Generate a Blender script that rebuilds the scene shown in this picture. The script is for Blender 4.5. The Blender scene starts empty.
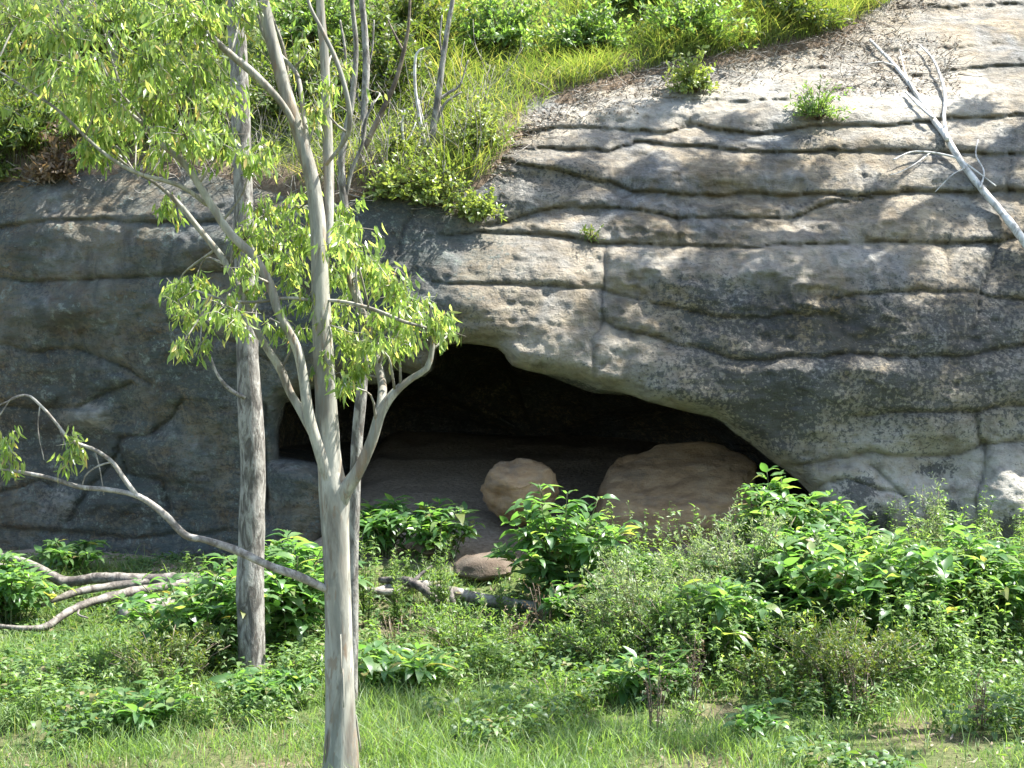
import bpy, bmesh, math, random
import numpy as np
from mathutils import Vector

SC = bpy.context.scene
COL = SC.collection
rng = np.random.default_rng(7)
random.seed(7)

# ------------------------------------------------------------------ camera, sky, sun, exposure
F = 1400.0
CZ = 3.0
cam_d = bpy.data.cameras.new('camera')
cam = bpy.data.objects.new('camera', cam_d)
COL.objects.link(cam)
cam.location = (0, 0, CZ)
cam.rotation_euler = (math.radians(90), 0, 0)
cam_d.sensor_width = 36.0
cam_d.lens = 36.0 * F / 1024.0
cam_d.clip_start = 0.1
cam_d.clip_end = 1000
SC.camera = cam

SUN = Vector((0.50, 0.11, 0.85)).normalized()
sun_el = math.asin(SUN.z)
sun_az = math.atan2(SUN.x, SUN.y)
world = bpy.data.worlds.new('World')
SC.world = world
world.use_nodes = True
wn = world.node_tree
bg = wn.nodes['Background']
sky = wn.nodes.new('ShaderNodeTexSky')
sky.sky_type = 'NISHITA'
sky.sun_disc = False
sky.sun_elevation = sun_el
sky.sun_rotation = sun_az
sky.air_density = 1.0
sky.dust_density = 1.5
wn.links.new(sky.outputs[0], bg.inputs[0])
bg.inputs[1].default_value = 0.12
sd = bpy.data.lights.new('sun', 'SUN')
sd.energy = 5.0
sd.angle = math.radians(0.55)
sd.color = (1.0, 0.985, 0.95)
so = bpy.data.objects.new('sun', sd)
COL.objects.link(so)
so.location = SUN * 60
so.rotation_euler = SUN.to_track_quat('Z', 'Y').to_euler()
SC.view_settings.view_transform = 'Standard'
SC.view_settings.look = 'None'
SC.view_settings.gamma = 1
SC.view_settings.use_curve_mapping = False
SC.view_settings.exposure = 2.0
SC.cycles.max_bounces = 8
SC.cycles.diffuse_bounces = 4
SC.cycles.transmission_bounces = 4
SC.cycles.use_denoising = True

# ------------------------------------------------------------------ maths helpers
def sstep(a, b, x):
    t = np.clip((np.asarray(x, float) - a) / (b - a), 0, 1)
    return t * t * (3 - 2 * t)

def _hash(ix, iy, iz, seed):
    h = (ix * 374761393 + iy * 668265263 + iz * 2147483647 + seed * 1274126177) & 0xFFFFFFFF
    h = ((h ^ (h >> 13)) * 1274126177) & 0xFFFFFFFF
    h = ((h ^ (h >> 16)) * 2246822519) & 0xFFFFFFFF
    return ((h ^ (h >> 15)) & 0xFFFFFF) / float(0xFFFFFF)

def vnoise(p, seed=0):
    p = np.asarray(p, float)
    i = np.floor(p).astype(np.int64)
    f = p - i
    f = f * f * f * (f * (f * 6 - 15) + 10)
    r = 0
    for dx in (0, 1):
        wx = f[:, 0] if dx else 1 - f[:, 0]
        for dy in (0, 1):
            wy = f[:, 1] if dy else 1 - f[:, 1]
            for dz in (0, 1):
                wz = f[:, 2] if dz else 1 - f[:, 2]
                r = r + wx * wy * wz * _hash(i[:, 0] + dx, i[:, 1] + dy, i[:, 2] + dz, seed)
    return r * 2 - 1

def fbm(p, octv=4, seed=0, gain=0.5):
    p = np.asarray(p, float)
    a, s, r = 1.0, 1.0, 0
    for o in range(octv):
        r = r + a * vnoise(p * s + o * 17.3, seed + o)
        a *= gain
        s *= 2.03
    return r

def ray(u, v, Y):
    u, v, Y = np.broadcast_arrays(np.asarray(u, float), np.asarray(v, float), np.asarray(Y, float))
    return np.stack([(u - 512) / F * Y, Y, CZ + (384 - v) / F * Y], -1)

# ------------------------------------------------------------------ mesh helpers
class MB:
    """Collects triangles and quads and links them as ONE mesh object."""
    def __init__(self):
        self.V, self.T, self.Q, self.n = [], [], [], 0
    def add(self, v, t=None, q=None):
        v = np.asarray(v, float).reshape(-1, 3)
        if t is not None and len(t): self.T.append(np.asarray(t, np.int64) + self.n)
        if q is not None and len(q): self.Q.append(np.asarray(q, np.int64) + self.n)
        self.V.append(v)
        self.n += len(v)
    def mesh(self, name, mat=None, smooth=True):
        me = bpy.data.meshes.new(name)
        if self.n == 0:
            return me
        V = np.concatenate(self.V)
        T = np.concatenate(self.T) if self.T else np.zeros((0, 3), np.int64)
        Q = np.concatenate(self.Q) if self.Q else np.zeros((0, 4), np.int64)
        me.vertices.add(len(V))
        me.vertices.foreach_set('co', V.astype(np.float32).ravel())
        li = np.concatenate([T.ravel(), Q.ravel()]).astype(np.int32)
        me.loops.add(len(li))
        me.loops.foreach_set('vertex_index', li)
        nt, nq = len(T), len(Q)
        ls = np.concatenate([np.arange(nt) * 3, nt * 3 + np.arange(nq) * 4]).astype(np.int32)
        me.polygons.add(nt + nq)
        me.polygons.foreach_set('loop_start', ls)
        me.polygons.foreach_set('use_smooth', np.full(nt + nq, smooth))
        me.update(calc_edges=True)
        me.validate()
        if mat: me.materials.append(mat)
        return me
    def build(self, name, mat=None, parent=None, smooth=True):
        if parent is not None:          # parts keep their points relative to the thing's base
            o = parent
            off = np.array((o.parent or o).location)
            self.V = [v - off for v in self.V]
        ob = bpy.data.objects.new(name, self.mesh(name, mat, smooth))
        COL.objects.link(ob)
        if parent is not None: ob.parent = parent
        return ob

def tag(o, label=None, cat=None, group=None, kind=None):
    if label: o['label'] = label
    if cat: o['category'] = cat
    if group: o['group'] = group
    if kind: o['kind'] = kind
    return o

def thing(name, label, cat, loc, group=None):
    o = bpy.data.objects.new(name, None)
    COL.objects.link(o)
    o.location = tuple(float(c) for c in loc)
    o.empty_display_size = 0.2
    return tag(o, label, cat, group)

def spline(P, step):
    """Catmull-Rom through rows of P (any width), resampled about every `step` metres."""
    P = np.asarray(P, float)
    if len(P) < 3:
        n = max(2, int(np.linalg.norm(P[-1, :3] - P[0, :3]) / step))
        t = np.linspace(0, 1, n + 1)[:, None]
        return P[0] * (1 - t) + P[-1] * t
    E = np.vstack([2 * P[0] - P[1], P, 2 * P[-1] - P[-2]])
    out = []
    for k in range(1, len(E) - 2):
        n = max(1, int(np.linalg.norm(E[k + 1, :3] - E[k, :3]) / step))
        t = (np.arange(n) / n)[:, None]
        a, b, c, d = E[k - 1], E[k], E[k + 1], E[k + 2]
        out.append(0.5 * (2 * b + (c - a) * t + (2 * a - 5 * b + 4 * c - d) * t ** 2 + (3 * b - a - 3 * c + d) * t ** 3))
    out.append(P[-1:])
    return np.vstack(out)

def tube(mb, P, R, sides=8, step=0.05, rough=0.0, seed=0, cap=True, smooth=True):
    P = np.asarray(P, float)
    R = np.broadcast_to(np.asarray(R, float), (len(P),))
    S = spline(np.column_stack([P, R]), step) if smooth else np.column_stack([P, R])
    C, r = S[:, :3], np.maximum(S[:, 3], 0.0004)
    n = len(C)
    T = np.gradient(C, axis=0)
    T /= np.linalg.norm(T, axis=1)[:, None] + 1e-9
    ref = np.array([0.0, 1, 0]) if abs(T[0, 1]) < 0.9 else np.array([1.0, 0, 0])
    N = np.zeros_like(T)
    cur = ref
    for i in range(n):
        cur = cur - T[i] * cur.dot(T[i])
        cur /= np.linalg.norm(cur) + 1e-9
        N[i] = cur
    B = np.cross(T, N)
    a = np.linspace(0, 2 * np.pi, sides, endpoint=False)
    ring = C[:, None] + r[:, None, None] * (np.cos(a)[None, :, None] * N[:, None] + np.sin(a)[None, :, None] * B[:, None])
    if rough:
        q = ring.reshape(-1, 3)
        k = rough * fbm(q * np.array([9, 9, 2.2]), 3, seed).reshape(n, sides)
        ring = C[:, None] + (ring - C[:, None]) * (1 + k[:, :, None])
    idx = np.arange(n * sides).reshape(n, sides)
    q = np.stack([idx[:-1], np.roll(idx[:-1], -1, 1), np.roll(idx[1:], -1, 1), idx[1:]], -1).reshape(-1, 4)
    v = ring.reshape(-1, 3)
    t = []
    if cap:
        v = np.vstack([v, C[:1], C[-1:]])
        c0, c1 = n * sides, n * sides + 1
        for j in range(sides):
            t.append((c0, idx[0, (j + 1) % sides], idx[0, j]))
            t.append((c1, idx[-1, j], idx[-1, (j + 1) % sides]))
    mb.add(v, t, q)
    return C, r

def norm(a):
    return a / (np.linalg.norm(a, axis=-1, keepdims=True) + 1e-9)

def leaves(mb, P, D, N, L, W, curl=0.35, st=3, fold=0.25, wave=0.0):
    """Leaf blades: base P, direction D, upper normal N; curl bends the tip down; st stations."""
    P = np.asarray(P, float); n = len(P)
    if n == 0: return
    D = norm(np.asarray(D, float)); N = np.asarray(N, float)
    S = norm(np.cross(D, N)); N = np.cross(S, D)
    L = np.broadcast_to(L, (n,)); W = np.broadcast_to(W, (n,)); curl = np.broadcast_to(curl, (n,))
    ts = np.linspace(0, 1, st + 2)
    rows = []
    def cen(t):
        a = curl * t
        return P + (D * (t * np.cos(a * .9))[:, None] - N * (t * np.sin(a * .9))[:, None]) * L[:, None]
    rows.append(cen(0.0)[:, None])
    for t in ts[1:-1]:
        w = W * .5 * (math.sin(math.pi * t ** 0.72) ** 0.9)
        c = cen(t)
        up = N * (fold * w)[:, None]
        sw = S * w[:, None]
        wv = 0
        if wave: wv = N * (rng.normal(0, wave, n) * w)[:, None]
        rows.append(np.stack([c - sw + up + wv, c, c + sw + up - wv], 1))
    rows.append(cen(1.0)[:, None])
    V = np.concatenate(rows, 1)
    k = V.shape[1]
    t, q = [(0, 1, 2), (0, 2, 3)], []
    for s in range(st - 1):
        b = 1 + s * 3
        q += [(b, b + 3, b + 4, b + 1), (b + 1, b + 4, b + 5, b + 2)]
    b = 1 + (st - 1) * 3
    t += [(b, k - 1, b + 1), (b + 1, k - 1, b + 2)]
    off = (np.arange(n) * k)[:, None, None]
    mb.add(V.reshape(-1, 3), (np.array(t)[None] + off).reshape(-1, 3),
           (np.array(q)[None] + off).reshape(-1, 4) if q else None)

def blades(mb, P, H, W, lean, yaw=None, bend=1.0):
    """Grass blades: quad + quad + tip."""
    n = len(P)
    yaw = rng.uniform(0, 2 * np.pi, n) if yaw is None else yaw
    d = np.stack([np.cos(yaw), np.sin(yaw), np.zeros(n)], -1)
    fa = rng.uniform(0, np.pi, n)
    s = np.stack([np.cos(fa), np.sin(fa), np.zeros(n)], -1)
    up = np.array([0, 0, 1.0])
    def c(t):
        return P + up * (H * t * (1 - 0.35 * bend * lean * t))[:, None] + d * (H * lean * bend * t * t)[:, None]
    rows = []
    for t, w in ((0.0, .8), (0.4, 1.0), (0.75, .6)):
        rows += [c(t) - s * (W * w * .5)[:, None], c(t) + s * (W * w * .5)[:, None]]
    rows.append(c(1.0))
    V = np.stack(rows, 1)
    off = (np.arange(n) * 7)[:, None, None]
    q = np.array([(0, 1, 3, 2), (2, 3, 5, 4)])
    t = np.array([(4, 5, 6)])
    mb.add(V.reshape(-1, 3), (t[None] + off).reshape(-1, 3), (q[None] + off).reshape(-1, 4))

def rdir(n, up=0.0):
    v = rng.normal(0, 1, (n, 3))
    v = norm(v)
    v[:, 2] += up
    return norm(v)

# ------------------------------------------------------------------ materials
def newmat(name):
    m = bpy.data.materials.new(name)
    m.use_nodes = True
    nt = m.node_tree
    for n in list(nt.nodes): nt.nodes.remove(n)
    out = nt.nodes.new('ShaderNodeOutputMaterial')
    return m, nt, out

def N_(nt, kind, **kw):
    n = nt.nodes.new(kind)
    for k, v in kw.items():
        if k in n.inputs.keys(): n.inputs[k].default_value = v
        else: setattr(n, k, v)
    return n

def ramp(nt, src, stops, interp='LINEAR'):
    r = nt.nodes.new('ShaderNodeValToRGB')
    cr = r.color_ramp
    cr.interpolation = interp
    while len(cr.elements) < len(stops): cr.elements.new(0.5)
    for e, (p, c) in zip(cr.elements, stops):
        e.position = p
        e.color = (c, c, c, 1) if isinstance(c, (int, float)) else (*c, 1)
    nt.links.new(src, r.inputs[0])
    return r.outputs[0]

def mixc(nt, fac, a, b):
    m = nt.nodes.new('ShaderNodeMix')
    m.data_type = 'RGBA'
    for s, k in ((fac, 0), (a, 6), (b, 7)):
        if hasattr(s, 'is_output') or hasattr(s, 'links'): nt.links.new(s, m.inputs[k])
        else: m.inputs[k].default_value = s if k == 0 else (*s, 1)
    return m.outputs[2]

def mth(nt, op, a, b=None, clamp=False):
    m = nt.nodes.new('ShaderNodeMath')
    m.operation = op
    m.use_clamp = clamp
    for s, k in ((a, 0), (b, 1)):
        if s is None: continue
        if hasattr(s, 'links'): nt.links.new(s, m.inputs[k])
        else: m.inputs[k].default_value = s
    return m.outputs[0]

def noise(nt, co, scale, detail=6, rough=0.6, dist=0.0):
    n = nt.nodes.new('ShaderNodeTexNoise')
    n.inputs['Scale'].default_value = scale
    n.inputs['Detail'].default_value = detail
    n.inputs['Roughness'].default_value = rough
    n.inputs['Distortion'].default_value = dist
    nt.links.new(co, n.inputs['Vector'])
    return n.outputs[0]

def wcoord(nt, sx=1, sy=1, sz=1):
    g = nt.nodes.new('ShaderNodeNewGeometry')
    if (sx, sy, sz) == (1, 1, 1): return g.outputs['Position']
    m = nt.nodes.new('ShaderNodeMapping')
    m.inputs['Scale'].default_value = (sx, sy, sz)
    nt.links.new(g.outputs['Position'], m.inputs[0])
    return m.outputs[0]

def bump(nt, h, strength, dist, nrm=None):
    b = nt.nodes.new('ShaderNodeBump')
    b.inputs['Strength'].default_value = strength
    b.inputs['Distance'].default_value = dist
    nt.links.new(h, b.inputs['Height'])
    if nrm is not None: nt.links.new(nrm, b.inputs['Normal'])
    return b.outputs[0]

def leafmat(name, stops, trans=0.45, rough=0.42, tcol=None, spec=0.5):
    m, nt, out = newmat(name)
    g = nt.nodes.new('ShaderNodeNewGeometry')
    c = ramp(nt, g.outputs['Random Per Island'], stops)
    p = N_(nt, 'ShaderNodeBsdfPrincipled', Roughness=rough)
    p.inputs['Specular IOR Level'].default_value = spec
    nt.links.new(c, p.inputs['Base Color'])
    tr = nt.nodes.new('ShaderNodeBsdfTranslucent')
    hs = nt.nodes.new('ShaderNodeMix'); hs.data_type = 'RGBA'; hs.blend_type = 'MULTIPLY'
    hs.inputs[0].default_value = 1.0
    nt.links.new(c, hs.inputs[6])
    hs.inputs[7].default_value = (*(tcol or (1.9, 1.75, 0.7)), 1)
    nt.links.new(hs.outputs[2], tr.inputs[0])
    mx = nt.nodes.new('ShaderNodeMixShader')
    mx.inputs[0].default_value = trans
    nt.links.new(p.outputs[0], mx.inputs[1]); nt.links.new(tr.outputs[0], mx.inputs[2])
    nt.links.new(mx.outputs[0], out.inputs[0])
    return m

def barkmat(name, a, b, c, sc=6.0, zs=0.25, bstr=0.5, fleck=None, flake=None):
    m, nt, out = newmat(name)
    co = wcoord(nt, 1, 1, zs)
    n1 = noise(nt, co, sc, 8, 0.62, 0.6)
    n2 = noise(nt, co, sc * 4.5, 6, 0.6)
    col = ramp(nt, n1, [(0.41, a), (0.5, b), (0.59, c)])
    if fleck:
        col = mixc(nt, ramp(nt, n2, [(0.58, 0.0), (0.66, 0.8)]), col, fleck)
    if flake:
        n4 = noise(nt, wcoord(nt, 1, 1, .22), 13.0, 5, 0.6, 0.8)
        col = mixc(nt, ramp(nt, n4, [(0.56, 0.0), (0.62, 0.6)]), col, (0.19, 0.125, 0.075))
        n3 = noise(nt, wcoord(nt, 1, 1, .28), 9.0, 4, 0.5, 1.2)
        col = mixc(nt, ramp(nt, n3, [(0.5, 0.0), (0.56, 0.55)]), col, flake)
    p = N_(nt, 'ShaderNodeBsdfPrincipled', Roughness=0.75)
    p.inputs['Specular IOR Level'].default_value = 0.3
    nt.links.new(col, p.inputs['Base Color'])
    nt.links.new(bump(nt, mth(nt, 'ADD', n1, mth(nt, 'MULTIPLY', n2, 0.5)), bstr, 0.02), p.inputs['Normal'])
    nt.links.new(p.outputs[0], out.inputs[0])
    return m

M = {}
M['gum_leaf'] = leafmat('gum leaf', [(0, (0.12, 0.19, 0.05)), (0.4, (0.18, 0.25, 0.07)), (0.8, (0.25, 0.31, 0.1)), (0.96, (0.32, 0.32, 0.11)), (1, (0.36, 0.25, 0.1))], 0.55, 0.28, (2.0, 2.05, 1.2))
M['broad_leaf'] = leafmat('broad weed leaf', [(0, (0.06, 0.135, 0.045)), (0.5, (0.1, 0.19, 0.065)), (0.88, (0.15, 0.235, 0.09)), (0.97, (0.19, 0.23, 0.08)), (1, (0.22, 0.17, 0.08))], 0.5, 0.36, (2.0, 2.1, 0.85))
M['grey_leaf'] = leafmat('grey green leaf', [(0, (0.11, 0.155, 0.07)), (0.5, (0.16, 0.21, 0.1)), (1, (0.26, 0.29, 0.17))], 0.45, 0.5, (1.8, 1.9, 1.1))
M['bright_leaf'] = leafmat('bright herb leaf', [(0, (0.09, 0.165, 0.045)), (0.6, (0.14, 0.22, 0.065)), (1, (0.22, 0.28, 0.12))], 0.48, 0.45, (1.9, 1.95, 0.85))
M['lime_leaf'] = leafmat('yellow green succulent leaf', [(0, (0.15, 0.21, 0.06)), (0.6, (0.22, 0.28, 0.085)), (1, (0.31, 0.34, 0.13))], 0.4, 0.4, (1.5, 1.5, 0.6))
M['dry_leaf'] = leafmat('dry brown leaf', [(0, (0.09, 0.06, 0.035)), (0.5, (0.16, 0.11, 0.065)), (1, (0.25, 0.19, 0.12))], 0.25, 0.7, (1.4, 1.2, 0.8))
M['olive_leaf'] = leafmat('olive hillside leaf', [(0, (0.055, 0.095, 0.025)), (0.5, (0.1, 0.15, 0.036)), (0.9, (0.15, 0.185, 0.05)), (1, (0.2, 0.18, 0.08))], 0.4, 0.5, (1.6, 1.6, 0.6))
M['grass'] = leafmat('grass blade', [(0, (0.09, 0.155, 0.05)), (0.5, (0.145, 0.22, 0.075)), (0.94, (0.19, 0.26, 0.1)), (1, (0.31, 0.29, 0.17))], 0.48, 0.5, (1.8, 1.9, 0.8))
M['hill_grass'] = leafmat('long hillside grass blade', [(0, (0.09, 0.15, 0.045)), (0.5, (0.145, 0.205, 0.065)), (0.85, (0.2, 0.24, 0.09)), (1, (0.32, 0.29, 0.17))], 0.45, 0.5, (1.8, 1.7, 0.6))
M['cover_leaf'] = leafmat('ground cover leaf', [(0, (0.05, 0.105, 0.032)), (0.5, (0.085, 0.155, 0.045)), (0.93, (0.14, 0.2, 0.065)), (1, (0.2, 0.15, 0.08))], 0.38, 0.5, (1.6, 1.7, 0.6))
M['litter'] = leafmat('fallen leaf', [(0, (0.09, 0.06, 0.04)), (0.5, (0.2, 0.15, 0.1)), (1, (0.38, 0.32, 0.25))], 0.1, 0.8, (1, 1, 1))
M['grey_wood'] = barkmat('dull grey brown fallen wood', (0.07, 0.06, 0.05), (0.14, 0.122, 0.1), (0.22, 0.2, 0.17), 9.0, 0.8, 0.6, (0.05, 0.04, 0.03))
M['gum_bark'] = barkmat('smooth pale gum bark', (0.14, 0.122, 0.096), (0.245, 0.228, 0.182), (0.335, 0.318, 0.26), 6.0, 0.16, 0.5, (0.14, 0.105, 0.07), (0.15, 0.15, 0.125))
M['rough_bark'] = barkmat('rough grey bark', (0.08, 0.072, 0.06), (0.185, 0.17, 0.145), (0.28, 0.265, 0.23), 16.0, 0.3, 0.9, (0.1, 0.07, 0.05))
M['dead_wood'] = barkmat('weathered dead wood', (0.13, 0.11, 0.09), (0.24, 0.215, 0.18), (0.34, 0.315, 0.27), 9.0, 0.8, 0.5, (0.1, 0.08, 0.06))
M['white_wood'] = barkmat('bleached dead wood', (0.3, 0.28, 0.25), (0.48, 0.46, 0.42), (0.58, 0.56, 0.52), 9.0, 0.8, 0.4)
M['dark_wood'] = barkmat('dark charred wood', (0.03, 0.027, 0.024), (0.07, 0.06, 0.052), (0.15, 0.13, 0.11), 12.0, 0.8, 0.8)
M['stem'] = barkmat('green weed stem', (0.06, 0.07, 0.03), (0.1, 0.12, 0.05), (0.15, 0.16, 0.08), 9.0, 0.5, 0.2)
M['brown_stem'] = barkmat('brown weed stem', (0.07, 0.05, 0.035), (0.13, 0.1, 0.07), (0.2, 0.16, 0.11), 9.0, 0.5, 0.2)

def rockmat(name, boulder=None):
    m, nt, out = newmat(name)
    co = wcoord(nt)
    cst = wcoord(nt, 1, 1, 3.2)
    big = noise(nt, co, 0.9, 5, 0.6, 0.4)
    strat = noise(nt, cst, 2.2, 7, 0.65, 0.3)
    med = noise(nt, co, 4.0, 8, 0.65)
    fine = noise(nt, co, 17.0, 8, 0.7)
    gr = noise(nt, co, 60.0, 4, 0.7)
    p = N_(nt, 'ShaderNodeBsdfPrincipled', Roughness=0.9)
    p.inputs['Specular IOR Level'].default_value = 0.2
    if boulder:
        col = ramp(nt, strat, [(0.3, boulder[0]), (0.5, boulder[1]), (0.7, boulder[2])])
        col = mixc(nt, ramp(nt, fine, [(0.55, 0.0), (0.75, 0.5)]), col, (0.12, 0.085, 0.055))
        col = mixc(nt, ramp(nt, noise(nt, co, 1.9, 7, 0.7, .6), [(0.48, 0.0), (0.62, 0.4)]), col, (0.16, 0.135, 0.105))
        col = mixc(nt, ramp(nt, gr, [(0.6, 0.0), (0.7, 0.5)]), col, (0.07, 0.055, 0.04))
        h = mth(nt, 'ADD', mth(nt, 'MULTIPLY', med, 0.8), mth(nt, 'ADD', mth(nt, 'MULTIPLY', fine, 0.6), mth(nt, 'MULTIPLY', gr, 0.2)))
        nt.links.new(bump(nt, h, 0.6, 0.06), p.inputs['Normal'])
    else:
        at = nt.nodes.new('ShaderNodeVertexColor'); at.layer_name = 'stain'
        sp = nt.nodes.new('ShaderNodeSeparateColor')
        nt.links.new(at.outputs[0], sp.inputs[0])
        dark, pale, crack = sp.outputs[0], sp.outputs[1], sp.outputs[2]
        moss_shade = at.outputs[1]
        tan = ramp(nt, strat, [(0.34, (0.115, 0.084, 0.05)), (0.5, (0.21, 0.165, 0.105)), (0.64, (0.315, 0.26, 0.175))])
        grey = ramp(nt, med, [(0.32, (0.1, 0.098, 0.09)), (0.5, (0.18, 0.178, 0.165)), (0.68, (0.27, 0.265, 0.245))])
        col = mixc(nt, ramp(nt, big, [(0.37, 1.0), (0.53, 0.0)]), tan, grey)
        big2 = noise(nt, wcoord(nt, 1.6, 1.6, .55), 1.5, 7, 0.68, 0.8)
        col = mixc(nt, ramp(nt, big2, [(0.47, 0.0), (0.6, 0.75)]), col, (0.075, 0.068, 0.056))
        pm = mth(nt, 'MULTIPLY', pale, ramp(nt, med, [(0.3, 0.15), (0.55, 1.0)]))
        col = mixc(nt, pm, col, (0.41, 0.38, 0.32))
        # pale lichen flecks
        lf = mth(nt, 'MULTIPLY', ramp(nt, mth(nt, 'ADD', mth(nt, 'MULTIPLY', fine, .45), mth(nt, 'MULTIPLY', med, .55)), [(0.54, 0.0), (0.62, 0.6)]), mth(nt, 'ADD', mth(nt, 'MULTIPLY', moss_shade, 0.85), 0.15))
        # black lichen and left-face shade: threshold falls as the stain value rises
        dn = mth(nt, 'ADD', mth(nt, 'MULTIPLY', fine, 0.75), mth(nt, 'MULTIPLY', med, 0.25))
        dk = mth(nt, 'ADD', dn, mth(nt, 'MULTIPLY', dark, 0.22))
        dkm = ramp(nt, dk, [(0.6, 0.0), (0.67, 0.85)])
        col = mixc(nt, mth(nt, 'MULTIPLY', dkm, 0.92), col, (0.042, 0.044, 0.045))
        mm = mth(nt, 'MULTIPLY', moss_shade, ramp(nt, strat, [(0.35, 0.0), (0.6, 0.9)]))
        col = mixc(nt, mm, col, (0.07, 0.086, 0.078))  # bluish algae tone, holding part of the left face's shade
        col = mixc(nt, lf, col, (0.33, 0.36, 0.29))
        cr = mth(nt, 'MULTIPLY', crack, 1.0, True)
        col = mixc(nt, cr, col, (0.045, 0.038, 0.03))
        h = mth(nt, 'ADD', mth(nt, 'MULTIPLY', med, 1.0), mth(nt, 'ADD', mth(nt, 'MULTIPLY', fine, 0.65), mth(nt, 'MULTIPLY', gr, 0.22)))
        h = mth(nt, 'ADD', h, mth(nt, 'MULTIPLY', strat, 0.9))
        nt.links.new(bump(nt, h, 0.9, 0.1), p.inputs['Normal'])
    nt.links.new(col, p.inputs['Base Color'])
    nt.links.new(p.outputs[0], out.inputs[0])
    return m
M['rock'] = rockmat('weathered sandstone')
M['boulder'] = rockmat('tan sandstone boulder', ((0.17, 0.1, 0.05), (0.3, 0.19, 0.1), (0.4, 0.275, 0.155)))
M['brown_rock'] = rockmat('brown sandstone block', ((0.05, 0.038, 0.028), (0.095, 0.07, 0.05), (0.15, 0.115, 0.085)))

def groundmat():
    m, nt, out = newmat('weedy soil')
    co = wcoord(nt)
    a = noise(nt, co, 1.3, 6, 0.6)
    b = noise(nt, co, 14, 7, 0.65)
    soil = ramp(nt, b, [(0.3, (0.07, 0.05, 0.033)), (0.55, (0.15, 0.11, 0.075)), (0.75, (0.24, 0.19, 0.13))])
    green = ramp(nt, b, [(0.3, (0.035, 0.06, 0.015)), (0.6, (0.075, 0.11, 0.03)), (0.8, (0.12, 0.14, 0.05))])
    at = nt.nodes.new('ShaderNodeVertexColor'); at.layer_name = 'stain'
    sp = nt.nodes.new('ShaderNodeSeparateColor'); nt.links.new(at.outputs[0], sp.inputs[0])
    g = mth(nt, 'MULTIPLY', sp.outputs[1], ramp(nt, a, [(0.3, 0.5), (0.5, 1.0)]))
    col = mixc(nt, g, soil, green)
    # pale cave sand
    sand = ramp(nt, b, [(0.3, (0.19, 0.145, 0.1)), (0.6, (0.32, 0.255, 0.185))])
    col = mixc(nt, sp.outputs[0], col, sand)
    p = N_(nt, 'ShaderNodeBsdfPrincipled', Roughness=0.95)
    p.inputs['Specular IOR Level'].default_value = 0.1
    nt.links.new(col, p.inputs['Base Color'])
    nt.links.new(bump(nt, mth(nt, 'ADD', a, b), 0.7, 0.06), p.inputs['Normal'])
    nt.links.new(p.outputs[0], out.inputs[0])
    return m
M['ground'] = groundmat()

def stain_layer(me, rgba):
    ca = me.color_attributes.new('stain', 'FLOAT_COLOR', 'POINT')
    ca.data.foreach_set('color', np.asarray(rgba, np.float32).ravel())

# ------------------------------------------------------------------ cliff surface
def table(pts, k=28):
    xs = np.arange(-700, 901)
    p = np.array(sorted(pts), float)
    y = np.interp(xs, p[:, 0], p[:, 1])
    y2 = np.pad(y, k, mode='edge')
    y = np.convolve(y2, np.ones(2 * k + 1) / (2 * k + 1), 'valid')
    return xs, y
PR = table([(-700, 60), (-300, 36), (-100, 29.3), (0, 26), (50, 24.2), (100, 22.4), (150, 21.25), (200, 20.6), (250, 20.05), (300, 19.65), (350, 19.3), (400, 19.25), (450, 19.4), (500, 19.3), (560, 18.95), (700, 18.5)])
PL = table([(-700, 60), (-300, 36), (-100, 29.5), (0, 26), (60, 24.0), (120, 22.4), (165, 20.95), (185, 20.35), (230, 19.95), (300, 19.85), (400, 20.1), (460, 20.35), (560, 20.3), (700, 20.2)], 20)
RIM = np.array([(-700, 190), (-100, 185), (0, 178), (60, 178), (150, 172), (230, 190), (330, 205), (370, 192), (400, 196), (440, 205), (480, 190), (505, 158), (530, 122), (560, 103), (600, 90), (680, 72), (760, 58), (830, 42), (880, 20), (905, 2), (960, -30), (1024, -45), (1700, -60)], float)
def rim(u): return np.interp(u, RIM[:, 0], RIM[:, 1])

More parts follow.
